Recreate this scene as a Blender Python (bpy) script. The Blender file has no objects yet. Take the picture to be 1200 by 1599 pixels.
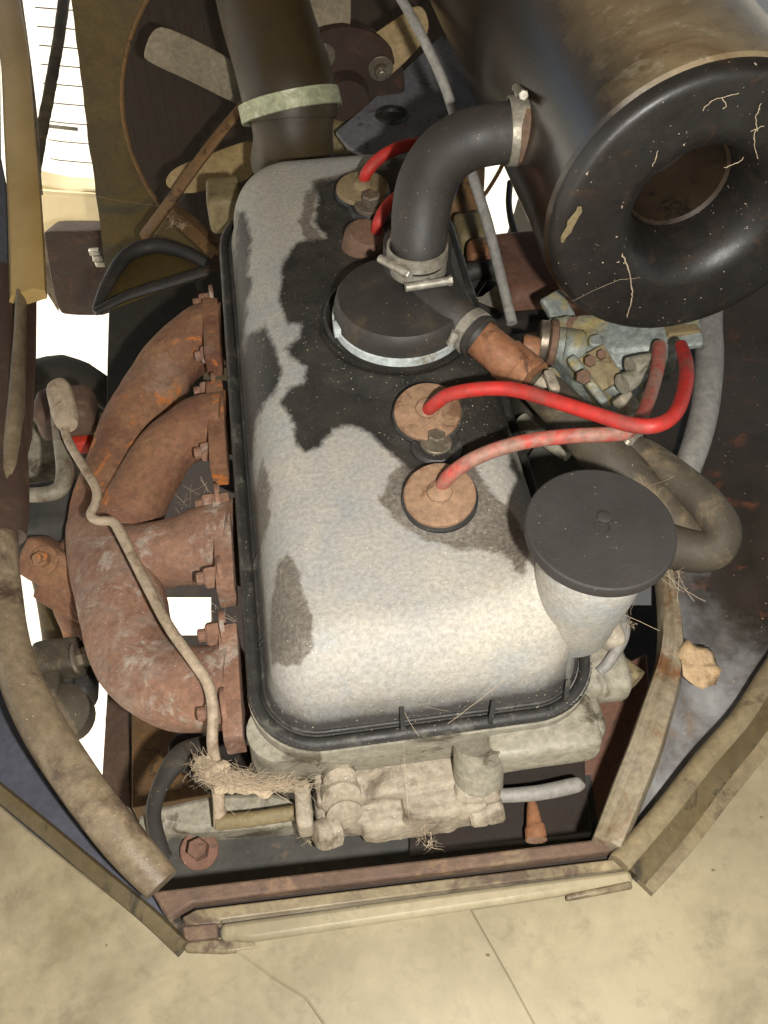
import bpy, bmesh, math, random
import numpy as np
from mathutils import Vector, Matrix, noise
random.seed(7)
scene = bpy.context.scene
COL = scene.collection
# ------------------------------------------------------------------ camera
F, H, TILT, YAW = 1500.0, 0.42, math.radians(51.5), math.radians(8.3)
c, s = math.cos(TILT), math.sin(TILT)
cy, sy = math.cos(YAW), math.sin(YAW)
fwd = Vector((sy*c, cy*c, -s)); upv = Vector((sy*s, cy*s, c)); rgt = Vector((cy, -sy, 0))
CAM = Vector((0, 0, H))
cam = bpy.data.cameras.new('camera'); cam_o = bpy.data.objects.new('camera', cam); COL.objects.link(cam_o)
cam_o.matrix_world = Matrix.Translation(CAM) @ Matrix((rgt, upv, -fwd)).transposed().to_4x4()
cam.sensor_fit = 'VERTICAL'; cam.sensor_height = 36; cam.lens = 36*F/1599.0
cam.clip_start = 0.01; cam.clip_end = 200
scene.camera = cam_o
# ------------------------------------------------------------------ light
w = bpy.data.worlds.new("World"); scene.world = w; w.use_nodes = True
nt = w.node_tree; sky = nt.nodes.new('ShaderNodeTexSky'); sky.sky_type = 'NISHITA'; sky.sun_disc = False
SUN_EL, SUN_AZ = math.radians(36), math.radians(-90)     # sun from the left (-X)
sky.sun_elevation = SUN_EL; sky.sun_rotation = SUN_AZ
nt.links.new(sky.outputs[0], nt.nodes['Background'].inputs[0]); nt.nodes['Background'].inputs[1].default_value = 0.055
sun = bpy.data.lights.new('sun', 'SUN'); sun.energy = 5.0; sun.angle = math.radians(.5); sun.color = (1, .95, .86)
so = bpy.data.objects.new('sun', sun); COL.objects.link(so)
sd = Vector((math.cos(SUN_EL)*math.sin(SUN_AZ), math.cos(SUN_EL)*math.cos(SUN_AZ), math.sin(SUN_EL)))
so.rotation_euler = sd.to_track_quat('Z', 'Y').to_euler()
# the camera's flash, just right of and below the lens
fl = bpy.data.lights.new('flash', 'AREA'); fl.shape = 'DISK'; fl.size = 0.016; fl.energy = 2.5; fl.color = (1, .965, .91)
fo = bpy.data.objects.new('flash', fl); COL.objects.link(fo)
fpos = CAM + rgt*0.052 - upv*0.028 - fwd*0.005
aim = CAM + fwd*0.5 - upv*0.06 + rgt*0.0
fo.matrix_world = Matrix.Translation(fpos) @ (fpos-aim).to_track_quat('Z', 'Y').to_matrix().to_4x4()
scene.view_settings.view_transform = 'Standard'; scene.view_settings.look = 'None'
scene.view_settings.exposure = 1.2; scene.view_settings.gamma = 1

# ------------------------------------------------------------------ pixel -> place
def ray(px, py): return fwd + rgt*((px-600)/F) - upv*((py-799.5)/F)
def P(px, py, z=0.0):
    d = ray(px, py); return CAM + d*((z-H)/d.z)
def PY(px, py, Y):
    d = ray(px, py); return CAM + d*(Y/d.y)
def depth(p): return (p-CAM).dot(fwd)
def mpp(p): return depth(p)/F
def pix(p):
    q = p-CAM; k = q.dot(fwd); return 600+F*q.dot(rgt)/k, 799.5-F*q.dot(upv)/k

# ------------------------------------------------------------------ materials
def lin(h):
    h = h.lstrip('#'); r = [int(h[i:i+2], 16)/255 for i in (0, 2, 4)]
    return tuple((x/12.92 if x <= .04045 else ((x+.055)/1.055)**2.4) for x in r)+(1,)
class NT:
    def __init__(s, name):
        s.m = bpy.data.materials.new(name); s.m.use_nodes = True; s.t = s.m.node_tree; s.n = s.t.nodes
        s.b = s.n['Principled BSDF']; s.tc = s.n.new('ShaderNodeTexCoord')
    def link(s, a, b): s.t.links.new(a, b)
    def noise(s, scale, detail=6, rough=.6, dist=0, vec=None):
        k = s.n.new('ShaderNodeTexNoise'); k.inputs['Scale'].default_value = scale; k.inputs['Detail'].default_value = detail
        k.inputs['Roughness'].default_value = rough; k.inputs['Distortion'].default_value = dist
        s.link(vec or s.tc.outputs['Object'], k.inputs['Vector']); return k.outputs['Fac']
    def ramp(s, fac, a, b, ca=0., cb=1.):
        k = s.n.new('ShaderNodeMapRange'); k.inputs[1].default_value = a; k.inputs[2].default_value = b
        k.inputs[3].default_value = ca; k.inputs[4].default_value = cb; s.link(fac, k.inputs[0]); return k.outputs[0]
    def mix(s, fac, a, b):
        k = s.n.new('ShaderNodeMix'); k.data_type = 'RGBA'
        if isinstance(fac, (int, float)): k.inputs[0].default_value = fac
        else: s.link(fac, k.inputs[0])
        for i, v in ((6, a), (7, b)):
            if isinstance(v, tuple): k.inputs[i].default_value = v
            else: s.link(v, k.inputs[i])
        return k.outputs[2]
    def math(s, op, a, b=0.):
        k = s.n.new('ShaderNodeMath'); k.operation = op
        for i, v in ((0, a), (1, b)):
            if isinstance(v, (int, float)): k.inputs[i].default_value = v
            else: s.link(v, k.inputs[i])
        return k.outputs[0]
    def attr(s, name):
        k = s.n.new('ShaderNodeAttribute'); k.attribute_name = name; return k.outputs['Fac']
    def bump(s, h, strength, dist=.001):
        k = s.n.new('ShaderNodeBump'); k.inputs['Strength'].default_value = strength; k.inputs['Distance'].default_value = dist
        s.link(h, k.inputs['Height']); s.link(k.outputs[0], s.b.inputs['Normal'])
    def out(s, col, rough, metal=0., spec=.5):
        s.link(col, s.b.inputs['Base Color']) if not isinstance(col, tuple) else setattr(s.b.inputs['Base Color'], 'default_value', col)
        if isinstance(rough, (int, float)): s.b.inputs['Roughness'].default_value = rough
        else: s.link(rough, s.b.inputs['Roughness'])
        s.b.inputs['Metallic'].default_value = metal; s.b.inputs['Specular IOR Level'].default_value = spec
        return s.m
MATS = {}
def M(name, c1, c2, c3=None, s1=25, s3=60, t3=.55, rough=(.5, .8), metal=0., bump=.3, bs=250, speck=None, t_sp=.735, ss=900, dust=None, t_d=.5, spec=.4, soft=.08):
    k = NT(name)
    n1 = k.noise(s1, 8, .65, .3); col = k.mix(k.ramp(n1, .35, .65), lin(c1), lin(c2))
    if c3: col = k.mix(k.ramp(k.noise(s3, 8, .7, .6), t3, t3+soft), col, lin(c3))
    if dust: col = k.mix(k.ramp(k.noise(s1*.6+3, 10, .75, .2), t_d, t_d+.2, 0, .85), col, lin(dust))
    fine = k.noise(bs, 6, .7)
    col = k.mix(k.ramp(fine, .38, .62, .34, 0.), col, (0.02, .015, .01, 1)) if bump > .07 else col
    if bump > .07: col = k.mix(k.ramp(k.noise(s1*4+40, 8, .75), .52, .68, .0, .28), col, lin('#2a2016'))
    if speck: col = k.mix(k.ramp(k.noise(ss, 2, .5), t_sp, t_sp+.03), col, lin(speck))
    k.bump(k.math('ADD', fine, k.math('MULTIPLY', n1, 1.5)), bump, .0012)
    MATS[name] = k.out(col, k.ramp(k.noise(s1*2, 6, .7), .3, .7, *rough), metal, spec); return MATS[name]

M('rust', '#66402f', '#8a6649', '#b0682c', s1=22, s3=42, t3=.57, rough=(.7, .95), bump=.7, bs=240, speck='#d8c8b0', dust='#857669', t_d=.54, soft=.06)
M('rust_pale', '#745342', '#8c6a55', '#988b7e', s1=26, s3=60, t3=.54, rough=(.7, .95), bump=.6, bs=240, speck='#e0d0c0', dust='#93867a', t_d=.52, soft=.10)
M('rust_dark', '#2a1e16', '#3c2a1e', '#4a3020', rough=(.6, .9), bump=.3)
M('rust_plate', '#5e4032', '#6a4a3a', '#4c3428', s1=20, rough=(.6, .85), bump=.35, speck='#b09080')
M('rust_bar', '#4e3b2f', '#5c4738', '#6c543e', s1=40, s3=60, rough=(.6, .85), bump=.45, dust='#74664f', t_d=.55)
M('brown_paint', '#3a2e14', '#574619', '#26271f', s1=10, s3=14, t3=.52, rough=(.45, .75), bump=.2, speck='#8a7048', dust='#66421c', t_d=.58, soft=.16)
M('strut_paint', '#5c4426', '#72522c', '#3c2a18', s1=30, rough=(.6, .85), bump=.3)
M('dark_grey_plate', '#2c2a22', '#3c382c', '#33261c', s1=12, rough=(.6, .85), bump=.25)
M('shelf_steel', '#7c7b80', '#6c6a6c', '#4a3c34', s1=16, t3=.58, rough=(.5, .8), bump=.25, speck='#9a9088')
M('dark_void', '#181310', '#261c16', rough=(.8, .95), bump=.3)
M('gearbox_grey', '#2e2e2c', '#43403a', '#5a4c3c', s1=18, t3=.6, rough=(.6, .9), bump=.4, dust='#6a5c48', t_d=.62)
M('radiator_core', '#281e15', '#332619', rough=(.7, .9), bump=.15, bs=500)
M('cream', '#80765d', '#8a7f67', '#6c624a', s1=5, s3=7, t3=.52, rough=(.35, .6), bump=.16, bs=14, speck='#4a3c26', t_sp=.735, ss=110, dust='#5c523a', t_d=.53, soft=.2)
M('cream_bright', '#ab9162', '#8f7644', '#5c4424', s1=6, s3=9, t3=.58, rough=(.28, .5), bump=.05, soft=.25)
M('cream_pale', '#eadab4', '#dcc898', s1=9, rough=(.4, .6), bump=.05)
M('cream_dirty', '#776a50', '#5e523c', '#463626', s1=22, s3=30, t3=.53, rough=(.35, .7), bump=.3, dust='#938565', t_d=.57)
M('cream_olive', '#463c26', '#584c32', '#2c261a', s1=22, rough=(.3, .6), bump=.2)
M('rail_left', '#5a4d3b', '#756650', '#3c2c22', s1=16, s3=20, t3=.54, rough=(.32, .6), bump=.3, dust='#8a7c66', t_d=.55, speck='#c8b8a0', soft=.10)
M('rail_purple', '#30221e', '#43332a', '#4e4030', s1=9, t3=.54, rough=(.3, .55), bump=.12, soft=.2)
M('rail_right', '#857b68', '#6c604a', '#66462c', s1=26, s3=24, t3=.54, rough=(.32, .6), bump=.35, dust='#a39a88', t_d=.56)
M('blue_grey_panel', '#383a44', '#40424c', rough=(.5, .7), bump=.1)
M('wing_black', '#201d1b', '#2c2623', '#4a2c1a', s1=12, s3=22, t3=.60, rough=(.3, .6), bump=.2, speck='#a08068', t_sp=.735, dust='#5a4c3e', t_d=.62, soft=.14)
M('wing_grey', '#70727a', '#4c4a4e', '#5c4632', s1=16, s3=20, t3=.56, rough=(.3, .6), bump=.3, dust='#a8a8ac', t_d=.54)
M('rubber', '#242220', '#302d29', '#453c2e', s1=20, s3=50, t3=.54, rough=(.5, .75), bump=.12, speck='#bfa070', soft=.16)
M('rubber_cap', '#1f1d1b', '#2a2725', '#242321', s1=25, s3=40, rough=(.65, .85), bump=.3, speck='#6a5c50', t_sp=.72, ss=500)
M('hose_olive', '#281f0e', '#3c2e12', '#1c1610', s1=9, rough=(.4, .65), bump=.12, speck='#7a6a40', soft=.2)
M('hose_dusty', '#383228', '#4a4234', '#6e6048', s1=22, s3=32, t3=.5, rough=(.6, .85), bump=.2, soft=.16, speck='#a89878')
M('hose_grey', '#86837c', '#74716c', '#5c5a56', s1=16, rough=(.5, .8), bump=.1, soft=.2)
M('lead_red', '#a8251e', '#98201a', '#74423a', s1=40, s3=35, t3=.50, rough=(.45, .7), bump=.12, bs=120, dust='#7a5048', t_d=.54, soft=.2)
M('lead_red_dusty', '#b02a20', '#9a3a30', '#866456', s1=30, s3=30, t3=.44, rough=(.5, .8), bump=.1, soft=.14)
M('plug_seal', '#7a5f48', '#8a6d54', '#62462f', s1=50, s3=60, rough=(.6, .85), bump=.25, speck='#d8c8b0')
M('plug_seal_olive', '#6a5c40', '#7c6c50', rough=(.6, .85), bump=.2)
M('bolt_metal', '#8a8070', '#6c6254', '#a89c84', s1=90, rough=(.3, .55), metal=.6, bump=.2)
M('bolt_rust', '#5c4434', '#6c5240', rough=(.6, .85), bump=.35, s1=90)
M('clamp_metal', '#a8a498', '#8c8474', '#5c4c38', s1=70, s3=90, t3=.62, rough=(.3, .6), metal=.5, bump=.25)
M('clamp_white', '#c4cac8', '#aab2b0', '#8a8474', s1=60, rough=(.35, .6), metal=.1, bump=.15)
M('clamp_green', '#a8aa8c', '#8a8c6c', '#c0c0a8', s1=60, rough=(.4, .6), metal=.2, bump=.2)
M('copper', '#80543a', '#966a4a', '#5c3c2a', s1=40, rough=(.45, .7), metal=.1, bump=.3)
M('pipe_tan', '#a3927c', '#8f7f6a', '#7a6652', s1=60, rough=(.5, .75), metal=.0, bump=.15)
M('pipe_grey', '#8a8270', '#6a6456', '#5c4634', s1=50, rough=(.5, .75), metal=.1, bump=.15)
M('cast_white', '#9c917f', '#8b816f', '#625748', s1=45, s3=40, t3=.52, rough=(.5, .8), bump=.6, bs=240, speck='#e8dcc8', t_sp=.74, ss=700, dust='#a89a86', t_d=.52, soft=.1)
M('cast_pale', '#8e897a', '#7e7868', '#4c4638', s1=30, s3=30, t3=.54, rough=(.4, .7), bump=.4, dust='#9a9080', t_d=.56, soft=.08)
M('cast_beige', '#6c5f42', '#7e7050', '#4a3f2a', s1=30, rough=(.5, .8), bump=.4, soft=.1)
M('carb_alloy', '#838b87', '#6e726a', '#8e8158', s1=38, s3=30, t3=.49, rough=(.3, .6), metal=.1, bump=.5, dust='#3c3222', t_d=.56, soft=.10)
M('filter_olive', '#46371f', '#5c4c32', '#33261a', s1=12, s3=45, t3=.52, rough=(.28, .5), metal=.0, bump=.15, dust='#857a60', t_d=.47, spec=.8, soft=.12)
M('filter_black', '#11100f', '#191715', '#2c2016', s1=20, s3=70, t3=.58, rough=(.36, .6), bump=.16, speck='#a09080', t_sp=.72, ss=500, dust='#3a2f22', t_d=.58, spec=.5)
M('intake_brown', '#251c12', '#33271a', '#14110e', s1=18, rough=(.35, .55), bump=.1)
M('fan_paint', '#948872', '#80745e', rough=(.5, .8), bump=.12, s1=14)
M('fan_yellow', '#a89068', '#8a7448', '#6a5430', rough=(.5, .8), bump=.08, s1=10, soft=.2)
M('web', '#8c7c66', '#a89880', rough=(.8, .9), bump=0)
M('leaf', '#a89070', '#967c58', '#6c5236', s1=60, s3=70, t3=.55, rough=(.7, .9), bump=.6)
M('concrete', '#e0dacc', '#d4ccbc', s1=3, rough=(.8, .95), bump=.05)
M('blocker_grey', '#8a8478', '#7a7468', rough=(.8, .95), bump=.1)
M('red_label', '#c03018', '#a02818', rough=(.5, .7), bump=.1)
M('black_seal', '#1c1c1c', '#2c2b28', '#4a4840', s1=60, rough=(.4, .7), bump=.3, speck='#8a8474', t_sp=.7)

# cover alloy with oil stains at their own outline (vertex distance to each stain edge, roughened by noise)
k = NT('cover_alloy')
n = k.noise(14, 8, .6); nf = k.noise(420, 6, .75); nm = k.noise(60, 8, .7)
alloy = k.mix(k.ramp(n, .35, .65), lin('#8a8a88'), lin('#9c978c'))
alloy = k.mix(k.ramp(nm, .45, .7, 0, .4), alloy, lin('#aaa08e'))
alloy = k.mix(k.ramp(k.noise(26, 6, .6, .4), .55, .75, 0, .6), alloy, lin('#828a8e'))
alloy = k.mix(k.ramp(nf, .38, .6, .42, 0), alloy, lin('#5a564e'))
edge = k.math('ADD', k.attr('oil'), k.math('MULTIPLY', k.math('SUBTRACT', k.noise(110, 8, .75), .5), 26.))
oilm = k.ramp(edge, -4.5, 4.0)
dampm = k.ramp(k.math('ADD', k.attr('damp'), k.math('MULTIPLY', k.math('SUBTRACT', k.noise(120, 8, .75), .5), 30.)), -3, 3)
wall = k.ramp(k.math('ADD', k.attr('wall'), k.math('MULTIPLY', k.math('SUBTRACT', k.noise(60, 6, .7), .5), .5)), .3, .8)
col = k.mix(k.math('MULTIPLY', dampm, .9), alloy, k.mix(k.ramp(nf, .4, .62), lin('#47413a'), lin('#6a6256')))
oilc = k.mix(k.ramp(nm, .35, .7), lin('#1d1c1a'), lin('#332f28'))
col = k.mix(oilm, col, oilc)
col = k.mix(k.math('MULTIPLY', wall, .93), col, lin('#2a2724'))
sp = k.ramp(k.noise(800, 2, .5), .70, .73)
col = k.mix(k.math('MULTIPLY', sp, .8), col, lin('#c8b898'))
k.bump(k.math('ADD', nf, k.math('MULTIPLY', nm, .8)), .42, .0012)
k.b.inputs['Roughness'].default_value = .55
rg = k.ramp(oilm, 0, 1, .66, .60)
MATS['cover_alloy'] = k.out(col, rg, 0, .35)

# ------------------------------------------------------------------ objects
class Loc: pass
def tag(o, label=None, cat=None, group=None, kind=None):
    if label: o['label'] = label
    if cat: o['category'] = cat
    if group: o['group'] = group
    if kind: o['kind'] = kind
    return o
def thing(name, loc, label, cat, group=None):
    o = bpy.data.objects.new(name, None); o.empty_display_size = .01; COL.objects.link(o); o.location = loc
    o['_l'] = 0; del o['_l']
    return tag(o, label, cat, group)
def wloc(o):
    v = Vector((0, 0, 0))
    while o: v += o.location; o = o.parent
    return v
CAP = None
def obj(name, verts, faces, mat, parent=None, smooth=40, origin=None):
    if CAP is not None: CAP.append((verts, faces)); return None
    me = bpy.data.meshes.new(name)
    if parent is None and origin is None:
        a = np.array([tuple(v) for v in verts]); origin = Vector(((a.max(0)+a.min(0))/2).tolist()); origin.z = float(a[:, 2].min())
    off = wloc(parent) if parent else origin
    me.from_pydata([tuple(Vector(v)-off) for v in verts], [], [tuple(f) for f in faces]); me.update()
    me.materials.append(MATS[mat] if isinstance(mat, str) else mat)
    if smooth: me.shade_smooth(); me.set_sharp_from_angle(angle=math.radians(smooth))
    o = bpy.data.objects.new(name, me); COL.objects.link(o)
    if parent: o.parent = parent
    else: o.location = off
    return o
def fuse(name, fn, mat, parent=None, voxel=.0011, disp=.002, dscale=.008):
    global CAP
    CAP = []; fn(); parts, CAP = CAP, None; V_, F_ = [], []
    for v, f in parts: b0 = len(V_); V_ += list(v); F_ += [tuple(i+b0 for i in q) for q in f]
    o = obj(name, V_, F_, mat, parent, 0)
    m = o.modifiers.new('remesh', 'REMESH'); m.mode = 'VOXEL'; m.voxel_size = voxel; m.use_smooth_shade = True
    m = o.modifiers.new('smooth', 'SMOOTH'); m.iterations = 2; m.factor = .5
    if disp:
        t = bpy.data.textures.get('lumps%g' % dscale) or bpy.data.textures.new('lumps%g' % dscale, 'CLOUDS'); t.noise_scale = dscale; t.noise_depth = 3
        m = o.modifiers.new('lumps', 'DISPLACE'); m.texture = t; m.strength = disp; m.mid_level = .5; m.texture_coords = 'LOCAL'
    return o
def lab(o, l): o['label'] = l; return o
def catmull(pts, n=8):
    out = []; L = len(pts)
    for i in range(L-1):
        p0, p1, p2, p3 = (np.array(pts[max(0, min(L-1, j))], float) for j in (i-1, i, i+1, i+2))
        for k_ in range(n):
            t = k_/n
            out.append(.5*((2*p1)+(-p0+p2)*t+(2*p0-5*p1+4*p2-p3)*t*t+(-p0+3*p1-3*p2+p3)*t**3))
    out.append(np.array(pts[-1], float)); return out
def tube_mesh(path, radii, seg=16, lump=0, lf=60, cap=True, rough_r=None, flat=1.0):
    """path: list of Vector, radii metres -> verts, faces (parallel-transport frames)"""
    V_, F_ = [], []; n_ = None
    for i, p in enumerate(path):
        t = (path[min(i+1, len(path)-1)]-path[max(i-1, 0)]).normalized()
        if n_ is None:
            n_ = t.cross(Vector((0, 0, 1)));
            if n_.length < .1: n_ = t.cross(Vector((1, 0, 0)))
            n_.normalize()
        n_ = (n_-t*n_.dot(t)).normalized(); b_ = t.cross(n_)
        for j in range(seg):
            a = 2*math.pi*j/seg; d = n_*math.cos(a)+b_*(math.sin(a)*flat); r_ = radii[i]
            q = p+d*r_
            if lump: q = q+d.normalized()*(noise.noise(q*lf)*lump)
            V_.append(q)
    for i in range(len(path)-1):
        for j in range(seg):
            F_.append((i*seg+j, i*seg+(j+1) % seg, (i+1)*seg+(j+1) % seg, (i+1)*seg+j))
    if cap: F_.append(tuple(range(seg))[::-1]); F_.append(tuple((len(path)-1)*seg+j for j in range(seg)))
    return V_, F_
def ptube(name, pts, mat, parent=None, seg=16, n=8, lump=0, lf=60, Y=False, flat=1.0):
    """pts: (px, py, z, radius_px)"""
    w3 = [tuple(P(a, b, z))+(r_*mpp(P(a, b, z)),) for a, b, z, r_ in pts]
    cs = catmull(w3, n) if len(w3) > 2 else [np.array(w3[0])+(np.array(w3[1])-np.array(w3[0]))*i/3 for i in range(4)]
    v, f = tube_mesh([Vector(q[:3]) for q in cs], [q[3] for q in cs], seg, lump, lf, flat=flat)
    return obj(name, v, f, mat, parent)
def frame(axis, ref=None):
    a = Vector(axis).normalized(); r_ = Vector(ref) if ref is not None else (Vector((0, 0, 1)) if abs(a.z) < .9 else Vector((1, 0, 0)))
    x = (r_-a*r_.dot(a)).normalized(); return x, a.cross(x), a
def lathe(name, cen, axis, prof, mat, parent=None, seg=48, lump=0, lf=80, smooth=35, cap0=True, cap1=True):
    """prof: (radius, along-axis)"""
    x, y, a = frame(axis); cen = Vector(cen); V_, F_ = [], []
    for r_, h in prof:
        for j in range(seg):
            t = 2*math.pi*j/seg; d = x*math.cos(t)+y*math.sin(t); q = cen+d*r_+a*h
            if lump: q = q+d*noise.noise(q*lf)*lump
            V_.append(q)
    m = len(prof)
    for i in range(m-1):
        for j in range(seg): F_.append((i*seg+j, i*seg+(j+1) % seg, (i+1)*seg+(j+1) % seg, (i+1)*seg+j))
    if prof[0][0] > 0 and cap0: F_.append(tuple(range(seg))[::-1])
    if prof[-1][0] > 0 and cap1: F_.append(tuple((m-1)*seg+j for j in range(seg)))
    return obj(name, V_, F_, mat, parent, smooth)
def ring(name, cen, axis, r_, wd, th, mat, parent=None, seg=48):
    """open band of metal strip"""
    return lathe_loop(name, cen, axis, [(r_, -wd/2), (r_+th, -wd/2+th*.3), (r_+th, wd/2-th*.3), (r_, wd/2)], mat, parent, seg)
def lathe_loop(name, cen, axis, prof, mat, parent=None, seg=48):
    x, y, a = frame(axis); cen = Vector(cen); V_, F_ = [], []; m = len(prof)
    for r_, h in prof:
        for j in range(seg):
            t = 2*math.pi*j/seg; V_.append(cen+(x*math.cos(t)+y*math.sin(t))*r_+a*h)
    for i in range(m):
        i2 = (i+1) % m
        for j in range(seg): F_.append((i*seg+j, i*seg+(j+1) % seg, i2*seg+(j+1) % seg, i2*seg+j))
    return obj(name, V_, F_, mat, parent, 35)
def rbox(name, cen, size, mat, parent=None, axis=None, ref=None, rad=.2, n=5, lump=0, lf=90, smooth=50):
    """rounded, optionally lumpy casting block; size (x,y,z) along frame x,y,axis"""
    x, y, a = (Vector((1, 0, 0)), Vector((0, 1, 0)), Vector((0, 0, 1))) if axis is None else frame(axis, ref)
    bm = bmesh.new(); bmesh.ops.create_cube(bm, size=2); bmesh.ops.subdivide_edges(bm, edges=bm.edges[:], cuts=n, use_grid_fill=True)
    hs = Vector(size)/2; r_ = rad*min(hs)*2*.5 if rad < 1 else min(hs)
    V_ = []
    for v in bm.verts:
        # pull the grid lines towards the edges so the rounding has vertices
        q = Vector([math.copysign(abs(cc)**.6, cc) for cc in v.co]); q = Vector((q.x*hs.x, q.y*hs.y, q.z*hs.z))
        inner = Vector([max(-(hs[i]-r_), min(hs[i]-r_, q[i])) for i in range(3)]); d = q-inner
        if d.length > 1e-9: q = inner+d.normalized()*r_
        p = Vector(cen)+x*q.x+y*q.y+a*q.z
        if lump:
            nn = (p-Vector(cen)).normalized(); p = p+nn*(noise.noise(p*lf)+.5*noise.noise(p*lf*2.7))*lump
        V_.append(p)
    F_ = [[v.index for v in f.verts] for f in bm.faces]; bm.free()
    return obj(name, V_, F_, mat, parent, smooth)
def chaikin(p, it=2):
    for _ in range(it):
        q = []
        for a, b in zip(p, p[1:]+p[:1]):
            q.append(tuple(x*.75+y*.25 for x, y in zip(a, b))); q.append(tuple(x*.25+y*.75 for x, y in zip(a, b)))
        p = q
    return p
def plate(name, poly, th, mat, parent=None, z=0., bev=.0008, down=Vector((0, 0, -1)), world=False, hole=None):
    """poly: (px,py[,z]) top outline -> slab with thickness th along down"""
    top = poly if world else [P(q[0], q[1], q[2] if len(q) > 2 else z) for q in poly]
    n_ = len(top); a = sum(((top[i]-top[0]).cross(top[(i+1) % n_]-top[0]) for i in range(n_)), Vector())
    if a.dot(down) > 0: top = top[::-1]
    bot = [p+down.normalized()*th for p in top]
    F_ = [tuple(range(n_)), tuple(range(2*n_-1, n_-1, -1))]+[((i+1) % n_, i, n_+i, n_+(i+1) % n_) for i in range(n_)]
    o = obj(name, top+bot, F_, mat, parent, 30)
    if bev:
        b = o.modifiers.new('bevel', 'BEVEL'); b.width = bev; b.segments = 2; b.limit_method = 'ANGLE'; b.angle_limit = .6
    return o
def sweep(name, pts, prof, mat, parent=None, n=8, scale_px=None, lump=0):
    """pts (px,py,z); prof list of (side metres, up metres), open strip closed into a solid outline"""
    w3 = [tuple(P(*q[:3]))+(q[3] if len(q) > 3 else 1.,) for q in pts]
    cs = catmull(w3, n); path = [Vector(q[:3]) for q in cs]; V_, F_ = [], []; m = len(prof)
    for i, p in enumerate(path):
        t = (path[min(i+1, len(path)-1)]-path[max(i-1, 0)]).normalized(); sd_ = t.cross(Vector((0, 0, 1))).normalized(); u_ = sd_.cross(t)
        for a, b in prof:
            q = p+sd_*a*cs[i][3]+u_*b
            if lump: q = q+Vector((noise.noise(q*30), noise.noise(q*30+Vector((9, 0, 0))), noise.noise(q*30+Vector((0, 9, 0)))))*lump
            V_.append(q)
    for i in range(len(path)-1):
        for j in range(m): F_.append((i*m+j, i*m+(j+1) % m, (i+1)*m+(j+1) % m, (i+1)*m+j))
    F_.append(tuple(range(m))[::-1]); F_.append(tuple((len(path)-1)*m+j for j in range(m)))
    return obj(name, V_, F_, mat, parent, 45)
def hexbolt(cen, axis, r_, mat, parent, washer=True, stud=0., name='bolt', ht=None):
    x, y, a = frame(axis); cen = Vector(cen); ht = ht or r_*1.1; V_, F_ = [], []
    def rg(rr, h, sg, ph=0):
        b = len(V_)
        for j in range(sg): t = 2*math.pi*j/sg+ph; V_.append(cen+(x*math.cos(t)+y*math.sin(t))*rr+a*h)
        return list(range(b, b+sg))
    def tube_(rs, sg, ph=0):
        R = [rg(rr, h, sg, ph) for rr, h in rs]
        for A, B in zip(R, R[1:]):
            for j in range(sg): F_.append((A[j], A[(j+1) % sg], B[(j+1) % sg], B[j]))
        F_.append(tuple(R[-1]))
    z0 = 0
    if washer: tube_([(r_*1.75, -.0005), (r_*1.75, r_*.25), (r_*1.65, r_*.32)], 20); z0 = r_*.32
    tube_([(r_, z0), (r_, z0+ht*.85), (r_*.85, z0+ht)], 6, .3)
    if stud: tube_([(r_*.55, z0+ht*.9), (r_*.55, z0+ht+stud*.9), (r_*.4, z0+ht+stud)], 10)
    return obj(name, V_, F_, mat, parent, 25)
def clamp(root, cen, axis, r_, wd, mat='clamp_metal', sdir=None, th=.0012, sl=.012):
    b = ring('clamp_band', cen, axis, r_, wd, th, mat, root)
    if sdir is not None:
        a = Vector(axis).normalized(); d = Vector(sdir); d = (d-a*d.dot(a)).normalized(); t = a.cross(d); q = Vector(cen)+d*(r_+th+.0022)
        v, f = tube_mesh([q-t*sl/2, q-t*sl*.1, q+t*sl*.1, q+t*sl/2], [.0024]*4, 12)
        obj('clamp_screw', v, f, mat, b)
        rbox('clamp_lug', q-d*.0012, (.0052, .005, .0052), mat, b, axis=t, ref=d, rad=.5, n=2)
        hexbolt(q+t*sl/2, t, .0028, mat, b, washer=False, name='screw_head', ht=.0025)
    return b
UP = Vector((0, 0, 1))
# ================================================================== SETTING
g = 30
obj('ground', [(-g, -g, -.8), (g, -g, -.8), (g, g, -.8), (-g, g, -.8)], [(0, 1, 2, 3)], 'concrete')['kind'] = 'structure'
# unseen slab added overhead to shade the engine; sun comes in low from the left
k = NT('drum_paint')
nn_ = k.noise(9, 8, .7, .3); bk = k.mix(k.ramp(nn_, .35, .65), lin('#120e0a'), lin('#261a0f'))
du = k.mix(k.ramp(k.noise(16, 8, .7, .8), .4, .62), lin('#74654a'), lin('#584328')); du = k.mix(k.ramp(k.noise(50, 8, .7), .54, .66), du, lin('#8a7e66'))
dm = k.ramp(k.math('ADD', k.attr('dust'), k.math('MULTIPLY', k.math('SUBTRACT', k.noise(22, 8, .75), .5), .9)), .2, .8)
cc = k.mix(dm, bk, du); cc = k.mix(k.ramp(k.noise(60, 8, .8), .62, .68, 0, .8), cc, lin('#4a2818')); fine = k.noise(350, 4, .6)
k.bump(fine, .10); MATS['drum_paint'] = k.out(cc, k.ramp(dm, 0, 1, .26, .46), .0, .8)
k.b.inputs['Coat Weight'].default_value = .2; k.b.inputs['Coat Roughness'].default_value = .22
v = [(-2.15, -3, 1.2), (3, -3, 1.2), (3, 4, 1.2), (-2.15, 4, 1.2)]  # outline of the unseen slab that blocks the sun
o = obj('sun_blocker', v+[(a, b, 1.26) for a, b, _ in v], [(3, 2, 1, 0), (4, 5, 6, 7), (0, 1, 5, 4), (1, 2, 6, 5), (2, 3, 7, 6), (3, 0, 4, 7)], 'blocker_grey', smooth=0); o['kind'] = 'structure'

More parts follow.
